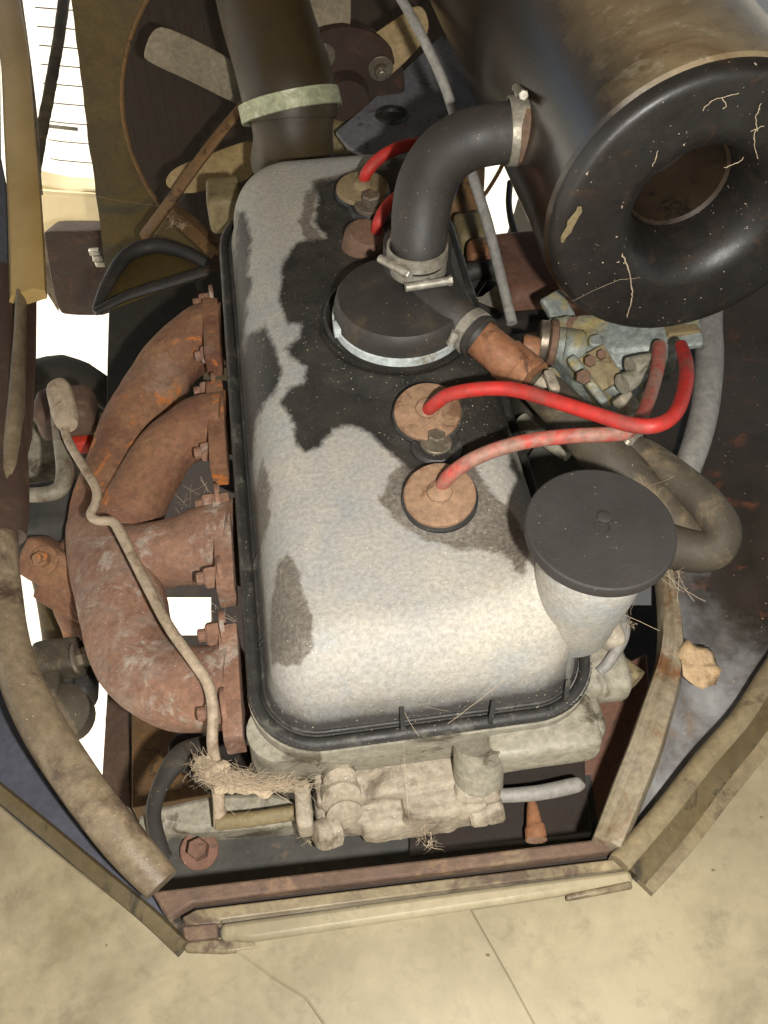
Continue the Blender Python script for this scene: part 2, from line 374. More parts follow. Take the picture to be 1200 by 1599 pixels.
# ================================================================== VALVE COVER
X0, X1, Y0, Y1, RC = -.0325, .137, .196, .642, .034
RCB = .055
HC = .050
cov = thing('valve_cover', ((X0+X1)/2, (Y0+Y1)/2, 0), 'large grey cast alloy engine cover with black oil stains, filling the middle of the bay', 'engine cover')
def rr_dist(x, y, r_=RC, x0=X0, x1=X1, y0=Y0, y1=Y1):
    # distance inside a rounded rectangle (positive inside)
    cx, cy_ = (x0+x1)/2, (y0+y1)/2
    if y > cy_: r_ = RCB
    qx = abs(x-cx)-((x1-x0)/2-r_); qy = abs(y-cy_)-((y1-y0)/2-r_)
    return -(math.hypot(max(qx, 0), max(qy, 0))+min(max(qx, qy), 0)-r_)
CAPC = P(622, 497, .055)      # breather base
NECK = Vector((.117, .234, 0))
P1, P2, P3, P4 = P(690, 775, .052), P(662, 645, .052), P(566, 300, .052), P(585, 365, .052)
def cover_h(x, y):
    d = rr_dist(x, y)
    if d < .0045: return .0
    if d < .0075: return -.0018
    e = d-.0075
    h = 0
    # short steep wall, then a full dome shoulder
    if e < .0035: h = .011*(e/.0035)**.8
    else:
        t = min(1, (e-.0035)/.030); h = .011+(HC-.011)*math.sqrt(max(0, 1-(1-t)**2.2))
    # hollow groove at the foot of the front dome
    r_ = math.hypot(x-CAPC.x, y-CAPC.y)
    if r_ < .062: h = max(h, 0)+.004*min(1, max(0, (.062-r_)/.014))
    if .0405 < r_ < .0455: h -= .0018
    for q in (P1, P2, P3, P4):
        r_ = math.hypot(x-q.x, y-q.y)
        if r_ < .026: h += .0015*min(1, (.026-r_)/.006)
    # fillet towards the filler neck
    r_ = math.hypot(x-NECK.x, y-NECK.y)
    if r_ < .08 and d > .0075: h += .024*math.exp(-(r_/.025)**2)*min(1, (d-.0075)/.010)
    return h
nx, ny = 200, 440
verts, idx = [], {}
for j in range(ny+1):
    for i in range(nx+1):
        # denser near the walls
        def warp(t): return t-.06*math.sin(4*math.pi*t)*.0 + 0
        x = X0+(X1-X0)*i/nx; y = Y0+(Y1-Y0)*j/ny
        d = rr_dist(x, y)
        if d > -.0012:
            h = cover_h(x, y); idx[(i, j)] = len(verts)
            verts.append(Vector((x, y, h)))
faces = [(idx[(i, j)], idx[(i+1, j)], idx[(i+1, j+1)], idx[(i, j+1)]) for j in range(ny) for i in range(nx)
         if all(k_ in idx for k_ in ((i, j), (i+1, j), (i+1, j+1), (i, j+1)))]
shell = obj('cover_shell', verts, faces, 'cover_alloy', cov, 180)
# stain outlines, plus a painted strip of side shading
OIL_AND_SHADE = [[(487, 285), (497, 310), (490, 345), (512, 372), (468, 378), (440, 410), (437, 470), (450, 507), (472, 503), (468, 525), (445, 545), (455, 560), (480, 572), (474, 600), (448, 606), (438, 628), (455, 650), (462, 690), (478, 706), (500, 695), (522, 672), (548, 664), (575, 676), (600, 700), (622, 718), (640, 735), (700, 720), (760, 715), (795, 700), (800, 640), (770, 560), (800, 480), (760, 330), (700, 225), (640, 225), (612, 243), (600, 262), (560, 272)],
       [(386, 523), (414, 509), (428, 540), (440, 579), (430, 612), (412, 630), (400, 665), (394, 720), (378, 700), (378, 560)],
       [(370, 330), (382, 334), (392, 374), (388, 407), (386, 430), (395, 436), (386, 470), (382, 531), (360, 531)],  # shading and dirt of the dome's rear left side, painted dark
       [(797, 706), (806, 712), (818, 742), (810, 748), (796, 730)]]
DAMP = [[(411, 714), (423, 767), (421, 808), (407, 870), (392, 890), (394, 780)],
        [(448, 864), (469, 890), (474, 930), (488, 960), (488, 1010), (470, 1040), (423, 1037), (420, 954), (434, 883)],
        [(627, 725), (607, 746), (594, 779), (606, 800), (627, 821), (669, 846), (690, 850), (715, 862), (750, 856), (782, 862), (800, 880), (818, 905), (830, 840), (790, 790), (757, 758), (740, 720), (680, 715)],
        [(500, 285), (485, 345), (510, 380), (480, 380), (468, 350), (478, 300)], [(600, 250), (560, 262), (500, 280), (486, 292), (520, 300), (600, 275)]]
def sdist(pts, polys):
    best = np.full(len(pts), -1e3)
    for poly in polys:
        A = np.array(poly, float); B = np.roll(A, -1, 0); dm = np.full(len(pts), 1e9); ins = np.zeros(len(pts), bool)
        for a, b in zip(A, B):
            ab = b-a; t = np.clip(((pts-a)@ab)/(ab@ab), 0, 1); dm = np.minimum(dm, np.hypot(*(pts-(a+t[:, None]*ab)).T))
            cnd = ((a[1] > pts[:, 1]) != (b[1] > pts[:, 1])) & (pts[:, 0] < (b[0]-a[0])*(pts[:, 1]-a[1])/(b[1]-a[1]+1e-12)+a[0]); ins ^= cnd
        best = np.maximum(best, np.where(ins, dm, -dm))
    return best
va = np.array([tuple(v) for v in verts])-np.array(tuple(CAM)); dep = va@np.array(fwd)
pp = np.stack([600+F*(va@np.array(rgt))/dep, 799.5-F*(va@np.array(upv))/dep], 1)
def setattr_f(me, name, arr):
    a = me.attributes.new(name, 'FLOAT', 'POINT'); a.data.foreach_set('value', np.asarray(arr, 'f'))
setattr_f(shell.data, 'oil', np.clip(sdist(pp, OIL_AND_SHADE), -60, 60)); setattr_f(shell.data, 'damp', np.clip(sdist(pp, DAMP), -60, 60))
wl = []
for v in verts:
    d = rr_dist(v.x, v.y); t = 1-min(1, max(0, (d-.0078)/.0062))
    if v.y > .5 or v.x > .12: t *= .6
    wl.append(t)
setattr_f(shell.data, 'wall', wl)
# rim seal: two beads round the foot
def rr_path(off, z, step=.004):
    x0, x1, y0, y1, r_ = X0+off, X1-off, Y0+off, Y1-off, RC-off; out = []
    rb_ = RCB-off
    for cx_, cy_, a0, r_ in ((x1-r_, y0+r_, -90, r_), (x1-rb_, y1-rb_, 0, rb_), (x0+rb_, y1-rb_, 90, rb_), (x0+r_, y0+r_, 180, r_)):
        for k_ in range(13): a = math.radians(a0+k_*7.5); out.append(Vector((cx_+r_*math.cos(a), cy_+r_*math.sin(a), z)))
    return out
def loop_sweep(name, off, z, prof, mat, parent):
    path = rr_path(off, z); V_, F_ = [], []; m = len(prof); L = len(path)
    for i in range(L):
        t = (path[(i+1) % L]-path[i-1]).normalized(); sd_ = t.cross(UP)
        for a, b in prof: V_.append(path[i]+sd_*a+UP*b)
    for i in range(L):
        for j in range(m): F_.append((i*m+j, i*m+(j+1) % m, ((i+1) % L)*m+(j+1) % m, ((i+1) % L)*m+j))
    return obj(name, V_, F_, mat, parent, 40)
def oval(wd, ht, n_=10): return [(wd*math.cos(2*math.pi*i/n_), ht*math.sin(2*math.pi*i/n_)) for i in range(n_)]
loop_sweep('rim_flange', .0022, -.0022, oval(.0034, .0032), 'black_seal', cov)
loop_sweep('rim_bead', .0072, .0, oval(.0013, .0014), 'black_seal', cov)
# small webs round the foot of the wall
for (px_, py_, qx, qy) in [(393, 700, 404, 668), (394, 800, 408, 770), (398, 885, 412, 840), (404, 1008, 424, 985), (388, 560, 396, 530), (478, 1128, 492, 1098), (630, 1140, 628, 1104), (766, 1128, 772, 1094), (884, 1094, 888, 1062)]:
    a, b = P(px_, py_, .002), P(qx, qy, .013); d = (b-a); sdv = d.cross(UP).normalized()*.0011
    v = [a-sdv, a+sdv, b+sdv, b-sdv, a-sdv*1-UP*.004, a+sdv-UP*.004, b+sdv-UP*.014, b-sdv-UP*.014]
    obj('web_rib', v, [(0, 1, 2, 3), (0, 3, 7, 4), (1, 5, 6, 2), (0, 4, 5, 1), (2, 6, 7, 3)], 'black_seal', cov, 0)
# bolts and washers
b = hexbolt(P(681, 692, .054), UP+Vector((.05, 0, 0)), .0048, 'bolt_metal', cov); lab(b, 'shiny hex bolt between the two front plug seals')
lathe('bolt_boss', P(682, 697, .0515), UP, [(.0135, -.006), (.0135, .001), (.012, .0025), (0.0001, .0028)], 'black_seal', cov, 32)
b = hexbolt(P(580, 322, .058), UP, .0062, 'bolt_metal', cov); lab(b, 'shiny hex bolt beside the rear plug seal')
lathe('bolt_boss', P(578, 330, .053), UP, [(.015, -.006), (.014, .002), (.012, .004), (0.0001, .0042)], 'black_seal', cov, 32)
lathe('bolt_boss', P(571, 372, .056), UP+Vector((.2, -.2, 0)), [(.014, -.008), (.0135, .002), (.011, .0055), (.0001, .006)], 'bolt_rust', cov, 32)
# plug well seals
def seal(cpx, cpy, z, r_px, tilt, mat):
    c_ = P(cpx, cpy, z); r_ = r_px*mpp(c_)
    lathe('seal_seat', c_-Vector(tilt)*.004, Vector(tilt), [(r_*1.02, -.010), (r_*1.06, .0), (r_*.98, .002), (r_*.9, .0)], 'black_seal', cov, 40)
    o = lathe('plug_seal', c_, Vector(tilt), [(r_, -.0022), (r_*1.0, -.0004), (r_*.96, .0006), (r_*.5, .0012), (r_*.36, .0016), (r_*.34, .0032), (r_*.24, .0044), (r_*.12, .0046), (.0001, .0046)], mat, cov, 40)
    return c_
seal(687, 771, .060, 57, (-.10, -.16, 1), 'plug_seal')
seal(668, 641, .060, 53, (-.08, -.18, 1), 'plug_seal')
seal(566, 292, .060, 41, (-.02, -.04, 1), 'plug_seal_olive')
# filler neck: tapered tube grown out of the cover's right front corner
ct = P(938, 826, .101); npts = [(ct-UP*.004, 88), (ct-UP*.010, 88), (P(926, 870, .082), 87), (P(914, 905, .064), 79), (P(903, 938, .042), 70), (P(893, 968, .018), 62)]
npc = catmull([tuple(a)+(b*mpp(a),) for a, b in npts], 4)
v, f = tube_mesh([Vector(q[:3]) for q in npc], [q[3] for q in npc], 48, .0006, 60)
fn = obj('filler_neck', v, f, 'cover_alloy', cov); setattr_f(fn.data, 'oil', [-60]*len(v)); setattr_f(fn.data, 'damp', [-60]*len(v)); setattr_f(fn.data, 'wall', [0.]*len(v))
# breather base ring
cb_ = P(624, 492, .054); br = 104*mpp(cb_)
lathe('breather_seat', cb_, UP, [(br*1.17, -.006), (br*1.15, .001), (br*1.10, .0022), (br*1.06, .0), (br*1.0, .001), (br*.95, .004)], 'black_seal', cov, 64)

# oil filler cap
fc = thing('oil_filler_cap', ct, 'round black rubber filler cap on the grey neck at the cover\'s right front corner', 'filler cap')
cr = 119*mpp(ct)
lathe('cap_disc', ct, UP+Vector((.02, -.02, 0)), [(cr*.93, -.0042), (cr*.99, -.0036), (cr, -.0006), (cr*.985, .0012), (cr*.96, .0018), (cr*.11, .0018), (cr*.10, .0009), (.0001, .0009)], 'rubber_cap', fc, 72)
lathe('cap_button', P(944, 808, .103), UP, [(cr*.105, -.001), (cr*.10, .0008), (cr*.06, .0014), (.0001, .0012)], 'rubber_cap', fc, 24)
def text(name, body, loc, size, mat, parent, rz=0., depth_=.0003):
    cu = bpy.data.curves.new(name, 'FONT'); cu.body = body; cu.size = size; cu.extrude = depth_; cu.align_x = 'CENTER'
    cu.materials.append(MATS[mat]); o = bpy.data.objects.new(name, cu); COL.objects.link(o); o.parent = parent
    o.location = Vector(loc)-wloc(parent); o.rotation_euler = (0, 0, rz); return o

# ================================================================== CYLINDER HEAD
hd = thing('cylinder_head', ((X0+X1)/2, .3, -.15), 'cast alloy cylinder head under the oil stained cover, dirty and grey at its front face', 'cylinder head')
def rrslab(name, off, z0, z1, mat, parent, y1cut=None):
    p = rr_path(off, z0); q = [Vector((a.x, a.y, z1)) for a in rr_path(off, z1)]; n_ = len(p)
    F_ = [tuple(range(n_))]+[((i+1) % n_, i, n_+i, n_+(i+1) % n_) for i in range(n_)]
    return obj(name, p+q, F_, mat, parent, 40)
rrslab('gasket_edge', -.0016, -.0045, -.0155, 'cast_pale', hd)
rrslab('head_casting', .0005, -.0157, -.040, 'cast_pale', hd)
rrslab('head_lower', .006, -.0402, -.13, 'dark_grey_plate', hd)
# corner posts under the rim
a = P(438, 1140, -.012); v, f = tube_mesh([a, a-UP*.02, a-UP*.04, a-UP*.052], [.0165, .0165, .0155, .009], 28, .0008, 60); obj('corner_boss', v, f, 'cast_pale', hd)
rbox('corner_block', P(843, 1145, -.020), (.055, .028, .022), 'cast_pale', hd, rad=.3, lump=.001)
rbox('corner_block', P(890, 1100, -.024), (.026, .045, .026), 'cast_pale', hd, rad=.5, lump=.001)
rbox('rear_block', P(352, 320, -.012), (.026, .034, .03), 'cast_beige', hd, rad=.3, lump=.0006)
rbox('rear_block', P(545, 200, -.03), (.05, .04, .03), 'cast_beige', hd, rad=.5, lump=.002)

# front thermostat housing, crusty and pale
th = thing('thermostat_housing', P(630, 1240, -.08), 'crusty pale housing with rounded lumps across the front of the engine', 'housing')
def PT(px, py, z): return P(px, py, z)
def _h():
    rbox('b', PT(615, 1215, -.046), (.080, .026, .024), 'cast_white', axis=UP, rad=.2)
    rbox('b', PT(585, 1258, -.054), (.060, .022, .022), 'cast_white', axis=UP, rad=.3)
    rbox('b', PT(690, 1240, -.048), (.042, .030, .024), 'cast_white', axis=UP, rad=.3)
    rbox('b', PT(640, 1275, -.056), (.05, .018, .02), 'cast_white', axis=UP, rad=.6)
    rbox('b', PT(620, 1180, -.034), (.086, .005, .008), 'cast_white', axis=UP, rad=.5)
    for a, b, z, r_ in [(660, 1262, -.044, 22), (600, 1238, -.042, 20)]:
        q = P(a, b, z); lathe('b', q, Vector((.1, -.35, 1)), [(r_*mpp(q), -.012), (r_*mpp(q), .0), (r_*mpp(q)*.85, .002)], 'cast_white', seg=24)
fuse('housing_body', _h, 'cast_white', th, .0009, .0016, .006)
for a, b, z, r_, L, ax in [(530, 1208, -.033, 27, .012, (.05, -.9, .5)), (533, 1240, -.038, 34, .010, (.05, -.9, .5)), (536, 1262, -.043, 29, .010, (.05, -.9, .4)), (512, 1300, -.048, 25, .010, (-1, -.3, .3)), (752, 1232, -.038, 26, .013, (1, .05, .2)), (735, 1236, -.038, 22, .012, (1, .05, .2)), (758, 1266, -.046, 23, .014, (1, .05, .1))]:
    q = P(a, b, z); w_ = r_*mpp(q)
    lathe('pipe_union', q, Vector(ax), [(w_*.80, -L*.6), (w_*.97, -L*.5), (w_, -L*.1), (w_*.93, .0), (w_, L*.1), (w_*.97, L*.5), (w_*.8, L*.62), (w_*.45, L*.66)], 'cast_white', th, 26, .0009, 170)
v, f = tube_mesh([P(748, 1160, -.014), P(748, 1180, -.02), P(747, 1222, -.04)], [.0125]*3, 24); obj('pipe_stub', v, f, 'cast_pale', th)
rd = ptube('coolant_stub', [(775, 1243, -.044, 11), (840, 1238, -.044, 12), (898, 1226, -.044, 12), (908, 1222, -.044, 8)], 'hose_grey', None, 20)
tag(rd, 'pale grey stub pipe pointing right from the crusty front housing', 'pipe')

# ================================================================== EXHAUST MANIFOLD
mf = thing('exhaust_manifold', P(200, 850, -.12), 'rusty four branch exhaust manifold curving along the engine\'s left side', 'exhaust manifold')
lab(ptube('runner', [(354, 520, -.036, 48), (318, 525, -.038, 48), (275, 560, -.042, 47), (238, 612, -.048, 48), (206, 675, -.054, 50), (180, 745, -.060, 52), (162, 810, -.064, 52), (152, 855, -.066, 46)], 'rust', mf, 28, 8, .0016, 55), 'orange rusted branch at the rear')
lab(ptube('runner', [(356, 660, -.030, 52), (325, 664, -.032, 50), (288, 680, -.036, 46), (255, 712, -.042, 46), (225, 760, -.048, 48), (198, 812, -.054, 50), (175, 860, -.060, 48)], 'rust', mf, 28, 8, .0016, 55), 'orange rusted branch second from the rear')
lab(ptube('runner', [(375, 846, -.036, 70), (325, 850, -.040, 64), (275, 862, -.044, 55), (220, 872, -.050, 55), (150, 870, -.058, 57), (125, 868, -.058, 44)], 'rust_pale', mf, 28, 8, .0014, 50), 'pale patched branch third from the rear')
lab(ptube('runner', [(372, 1070, -.034, 68), (320, 1075, -.038, 66), (262, 1070, -.042, 66), (222, 1040, -.045, 66), (200, 985, -.048, 68), (186, 920, -.052, 68), (168, 865, -.058, 62), (150, 820, -.066, 44)], 'rust_pale', mf, 28, 8, .0014, 50), 'pale patched front branch')
def flangeplate(y0, y1, x0, x1, z, mat):
    a, b = P(x1, y0, z), P(x1, y1, z); xl = P(x0, (y0+y1)/2, z).x; xr = X0-.0055
    cen = Vector(((xl+xr)/2, (a.y+b.y)/2, z-.006)); return rbox('port_flange', cen, (xr-xl, abs(a.y-b.y)*.96, .020), mat, mf, rad=.22, n=5, lump=.0006, lf=90)
for y0, y1, x0, mat in [(466, 560, 318, 'rust'), (594, 732, 325, 'rust'), (770, 925, 335, 'rust_pale'), (975, 1160, 345, 'rust_pale')]:
    flangeplate(y0, y1, x0, 370, -.018, mat)
# flange nuts along the ports
for (px_, py_, z) in [(316, 552, -.03), (316, 608, -.03), (318, 703, -.03), (322, 784, -.026), (326, 898, -.026), (330, 986, -.024), (332, 1108, -.024), (312, 470, -.03)]:
    hexbolt(P(px_+22, py_, z+.004), Vector((-1, -.05, .0)), .0066, 'rust_pale', mf, True, .0045, 'flange_nut', .008)
# outlet
oc = thing('exhaust_downpipe', P(120, 960, -.2), 'rusty exhaust downpipe and clamp flange left of the manifold', 'exhaust pipe')
ptube('outlet_elbow', [(130, 860, -.075, 34), (112, 890, -.08, 38), (120, 940, -.1, 36), (142, 985, -.13, 40), (160, 1010, -.16, 30)], 'rust', oc, 24, 6, .001)
rbox('outlet_flange', P(92, 888, -.072), (.046, .026, .020), 'rust', oc, axis=Vector((.35, .6, -.75)), ref=Vector((1, -.9, 0)), rad=.35, lump=.001)
rbox('outlet_flange', P(118, 928, -.085), (.046, .026, .018), 'rust', oc, axis=Vector((.35, .6, -.75)), ref=Vector((1, -.9, 0)), rad=.35, lump=.001)
hexbolt(P(70, 875, -.06), Vector((-.2, -.5, 1)), .0052, 'rust', oc, True, .004, 'flange_nut'); hexbolt(P(142, 938, -.075), Vector((-.2, -.8, 1)), .007, 'rust', oc, True, .004, 'flange_nut')

# ================================================================== BREATHER CAP, ELBOW, AIR FILTER
bc = thing('breather_cap', cb_, 'round black rubber breather lid with a white strap on the rear of the cover', 'breather lid')
ctp = P(626, 462, .078); r_ = 103*mpp(ctp)
lathe('lid', Vector((ctp.x, ctp.y, .054)), UP, [(r_*1.0, .001), (r_*1.02, .004), (r_*1.02, .018), (r_*.99, .0225), (r_*.95, .0245), (r_*.5, .0262), (.0001, .027)], 'rubber', bc, 72)
sb = ring('strap_band', Vector((ctp.x, ctp.y, .063)), UP, r_*1.025, .0055, .0010, 'clamp_white', bc, 72)
q = P(537, 513, .066); rbox('strap_buckle', q, (.0115, .008, .007), 'clamp_white', sb, rad=.3, n=2)
v, f = tube_mesh([q+UP*-.006, q+UP*.010], [.0017]*2, 10); obj('buckle_screw', v, f, 'clamp_metal', sb)
# side spout
ptube('spout', [(640, 445, .074, 26), (672, 466, .074, 33), (704, 492, .072, 35), (730, 512, .068, 33), (748, 526, .065, 31)], 'rubber', bc, 24, 6)
ax1 = (P(760, 535, .062)-P(715, 500, .064)).normalized()
clamp(bc, P(736, 517, .0675), ax1, 34*mpp(P(738, 515, .0675)), .006, 'clamp_metal', sdir=Vector((-.5, -1, .3)), sl=.006)
ring('hose_end_bead', P(747, 526, .0655), ax1, 33*mpp(P(738, 515, .0675)), .004, .0012, 'rubber', bc)
# vertical socket under the elbow
lathe('elbow_socket', P(651, 418, .078), UP, [(.022, -.006), (.0195, .002), (.019, .018)], 'rubber', bc, 36)

eh = thing('elbow_hose', P(655, 400, .09), 'thick black rubber elbow hose between breather lid and air filter drum', 'hose')
ptube('hose', [(653, 405, .090, 44), (655, 375, .100, 44), (658, 330, .112, 46), (668, 285, .122, 47), (692, 245, .131, 47), (730, 220, .137, 46), (770, 210, .140, 46), (800, 208, .141, 46), (822, 208, .141, 47)], 'rubber', eh, 32, 8)
q = P(655, 385, .098); rr_ = 43*mpp(q)
lathe('hose_collar', P(655, 372, .099), Vector((0, .05, 1)), [(rr_*1.02, -.006), (rr_*1.08, -.004), (rr_*1.08, .002), (rr_*1.02, .004)], 'rust_bar', eh, 40)
b1 = clamp(eh, P(652, 392, .0965), Vector((0, .05, 1)), rr_*1.04, .008, 'clamp_metal', sdir=Vector((-.9, -.7, 0)), sl=.020)
b2 = clamp(eh, P(653, 415, .087), Vector((0, .05, 1)), rr_*.96, .006, 'clamp_metal', sdir=Vector((.1, -1, 0)), sl=.024)
q = P(808, 205, .141); axh = (P(830, 205, .141)-P(790, 206, .141)).normalized()
clamp(eh, q, axh, 48.5*mpp(q), .011, 'clamp_metal', sdir=Vector((.0, .35, 1)), sl=.022)
lathe('hose_collar', P(824, 208, .141), axh, [(47*mpp(q), -.006), (50*mpp(q), -.003), (50*mpp(q), .005), (46*mpp(q), .008)], 'rust_bar', eh, 40)

FC = P(1095, 336, .13); AY = Vector((-.032, .9993, .013)).normalized(); FR = 1.0
fr = .0777
af = thing('air_filter', FC+AY*.1-UP*.08, 'large drum shaped air filter with a glossy black dished end and open intake, upper right', 'air filter')
# drum; axis points away along the engine
canL = .42
prof = [(fr*1.0, .008), (fr*1.025, .010), (fr*1.03, .020), (fr*1.03, .028), (fr*1.018, .0285), (fr*1.018, .1), (fr*1.018, .2), (fr*1.018, canL)]
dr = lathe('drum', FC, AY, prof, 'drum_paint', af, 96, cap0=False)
du_ = []
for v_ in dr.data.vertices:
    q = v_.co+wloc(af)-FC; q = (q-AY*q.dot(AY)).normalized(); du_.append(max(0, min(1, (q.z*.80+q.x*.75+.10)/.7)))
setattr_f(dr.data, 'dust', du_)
prof = [(fr*1.0, .012), (fr*1.003, .007), (fr*.993, .0035), (fr*.975, .0012), (fr*.955, .0002), (fr*.935, -.0001), (fr*.91, -.0002), (fr*.80, -.0002), (fr*.66, -.0001), (fr*.59, .0), (fr*.56, .0004), (fr*.53, .0013), (fr*.49, .0036), (fr*.455, .0070), (fr*.42, .012), (fr*.385, .021), (fr*.37, .034), (fr*.365, .05)]
lathe('end_plate', FC+Vector((0, 0, 0)), AY, prof, 'filter_black', af, 96, smooth=60, cap0=False, cap1=False)
lathe_loop('intake_tube', FC, AY, [(fr*.365, .032), (fr*.345, .034), (fr*.34, .12), (fr*.365, .12)], 'intake_brown', af)
lathe('intake_back', FC+AY*.075, AY, [(fr*.37, 0), (fr*.37, .004)], 'dark_void', af, 40)
q = P(828, 206, .141)
v, f = tube_mesh([q-axh*.004, q+axh*.03], [44*mpp(q)]*2, 32); obj('inlet_stub', v, f, 'filter_olive', af)

# ================================================================== IGNITION LEADS
def lead(pts, label, mat='lead_red'):
    o = ptube('ignition_lead', pts, mat, None, 14, 8); tag(o, label, 'ignition lead', 'red ignition leads'); return o
lead([(668, 641, .062, 10), (678, 632, .070, 11), (700, 617, .078, 11.5), (745, 608, .084, 11.5), (800, 608, .088, 12), (860, 624, .092, 12), (925, 645, .096, 12), (985, 663, .100, 12.5), (1025, 664, .103, 12.5), (1055, 645, .100, 12), (1070, 605, .090, 12), (1072, 570, .080, 11.5), (1064, 540, .070, 10)], 'bright red ignition lead looping from the rear of the two brown plug seals')
lead([(688, 762, .062, 10), (700, 745, .070, 11.5), (730, 722, .078, 12), (775, 702, .084, 12), (830, 688, .088, 12), (890, 681, .090, 12), (950, 678, .090, 12), (980, 674, .088, 11.5), (1002, 650, .075, 11), (1018, 610, .062, 11), (1028, 570, .055, 11), (1030, 540, .05, 11)], 'dusty red ignition lead running from the front plug seal to the right', 'lead_red_dusty')
lead([(568, 283, .062, 9), (574, 268, .070, 9.5), (592, 248, .076, 9.5), (620, 232, .078, 9.5), (655, 224, .072, 9.5), (700, 222, .06, 9)], 'dark red ignition lead from the rear plug seal, passing behind the elbow hose')
lead([(588, 362, .060, 9), (592, 345, .068, 9.5), (606, 322, .072, 10), (630, 303, .072, 10), (670, 290, .06, 9)], 'short dark red ignition lead showing left of the elbow hose')

# ================================================================== COPPER TEE AND COOLANT HOSES
tp = thing('copper_tee', P(790, 560, .05), 'short rusty copper pipe running down right from the breather spout', 'pipe')
ptube('pipe', [(738, 516, .062, 30), (770, 545, .060, 31), (800, 568, .057, 31), (812, 578, .056, 30)], 'copper', tp, 24, 4, .0004)
ptube('socket', [(790, 560, .056, 34), (815, 580, .054, 35), (832, 594, .053, 34)], 'copper', tp, 24, 4, .0005)
hexbolt(P(840, 598, .052), (P(875, 625, .048)-P(840, 598, .052)), .0085, 'cast_white', tp, False, .006, 'union_nut', .009)
rbox('drip_tab', P(862, 596, .062), (.006, .016, .005), 'cast_white', tp, axis=UP, rad=.7, lump=.0006)
hs = ptube('coolant_hose', [(826, 590, .046, 28), (865, 625, .046, 33), (905, 668, .044, 36), (950, 715, .040, 38), (1000, 765, .034, 38), (1050, 820, .028, 38), (1090, 852, .026, 37)], 'hose_dusty', None, 24)
tag(hs, 'thick dark hose running from the copper pipe to behind the filler cap', 'hose')
hz = thing('looped_hose', P(1140, 850, .02), 'dusty black hose looping round at the right of the filler cap', 'hose')
ptube('hose', [(985, 700, .040, 22), (1010, 712, .040, 25), (1050, 742, .042, 28), (1095, 780, .042, 29), (1125, 820, .040, 30), (1122, 850, .036, 31), (1095, 862, .032, 33), (1040, 850, .028, 36), (1010, 835, .024, 36)], 'hose_dusty', hz, 24)
q = P(984, 699, .040); axq = (P(1005, 709, .040)-P(970, 690, .040)).normalized()
clamp(hz, q, axq, 24*mpp(q), .005, 'clamp_metal', sdir=Vector((0, -.8, .5)), sl=.008)
ptube('brass_end', [(925, 675, .040, 20), (955, 686, .040, 22), (980, 698, .040, 21)], 'copper', hz, 20, 3)
gh = ptube('grey_hose', [(1112, 420, .01, 22), (1106, 500, .01, 22), (1108, 560, .01, 22), (1102, 630, .01, 22), (1088, 690, .008, 22), (1066, 750, .004, 21), (1045, 800, .0, 20)], 'hose_grey', None, 24)
tag(gh, 'pale grey hose dropping from behind the air filter at the far right', 'hose')
fs = thing('hose_connector', P(1060, 800, .0), 'small pale connector with rusty base framed by the looped hose', 'connector')
rbox('connector_body', P(1055, 785, .01), (.014, .011, .02), 'cast_white', fs, axis=Vector((.5, -.4, 1)), rad=.3); rbox('connector_base', P(1040, 778, .004), (.012, .02, .012), 'rust_plate', fs, rad=.4); rbox('connector_base', P(1085, 825, .0), (.02, .02, .012), 'rust_plate', fs, rad=.4)

# ================================================================== CARBURETTOR
cb = thing('carburettor', P(960, 580, 0), 'grimy blue grey alloy carburettor with fuel stains, tucked under the air filter', 'carburettor')
def _c():
    ax = Vector((-.15, -.25, 1)); rf = Vector((1, -.15, 0))
    rbox('b', P(975, 520, .040), (.088, .026, .006), 'x', axis=ax, ref=rf, rad=.5)
    rbox('b', P(985, 550, .026), (.050, .030, .03), 'x', axis=ax, ref=rf, rad=.4)
    rbox('b', P(945, 592, .012), (.040, .036, .040), 'x', axis=ax, ref=Vector((1, -.5, 0)), rad=.25)
    rbox('b', P(975, 615, .004), (.018, .022, .03), 'x', axis=ax, rad=.3)
    rbox('b', P(905, 560, .026), (.030, .028, .024), 'x', axis=ax, ref=Vector((1, .5, 0)), rad=.3)
    rbox('b', P(880, 500, .030), (.016, .036, .006), 'x', axis=Vector((.2, -.6, 1)), ref=Vector((1, .5, 0)), rad=.5)
    rbox('b', P(895, 575, .0), (.05, .05, .03), 'x', rad=.5)
    rbox('b', P(918, 596, .032), (.006, .034, .012), 'x', axis=Vector((-.35, -.55, 1)), ref=Vector((1, .5, 0)), rad=.4)
    for a, b, z, r_ in [(930, 535, .040, 12), (1000, 540, .038, 10), (860, 590, .03, 15), (895, 515, .036, 15)]:
        q = P(a, b, z); lathe('b', q, ax, [(r_*mpp(q), -.014), (r_*mpp(q), .003)], 'x', seg=18)
fuse('carb_body', _c, 'carb_alloy', cb, .0010, .0016, .007)
rbox('pump_cover', P(936, 578, .036), (.019, .024, .005), 'cast_beige', cb, axis=Vector((-.35, -.55, 1)), ref=Vector((1, .4, 0)), rad=.4, n=3)
rbox('corner_lug', P(1065, 517, .044), (.02, .01, .006), 'cast_beige', cb, axis=UP, rad=.5)
for (px_, py_, z, rr2) in [(922, 565, .044, .0035), (912, 590, .042, .0045), (940, 555, .044, .003)]:
    hexbolt(P(px_, py_, z), Vector((-.35, -.55, 1)), rr2, 'bolt_rust', cb, False, 0, 'cover_screw', .003)
for (px_, py_, qx, qy, z) in [(985, 574, 1026, 560, .046), (972, 600, 1004, 584, .042)]:
    ptube('nozzle', [(px_, py_, z, 17), ((px_+qx)/2, (py_+qy)/2, z, 15), (qx, qy, z, 11)], 'cast_pale', cb, 18, 3)
rbox('idle_screw', P(978, 630, .030), (.012, .010, .010), 'cast_white', cb, axis=Vector((.3, -.4, .8)), rad=.5)
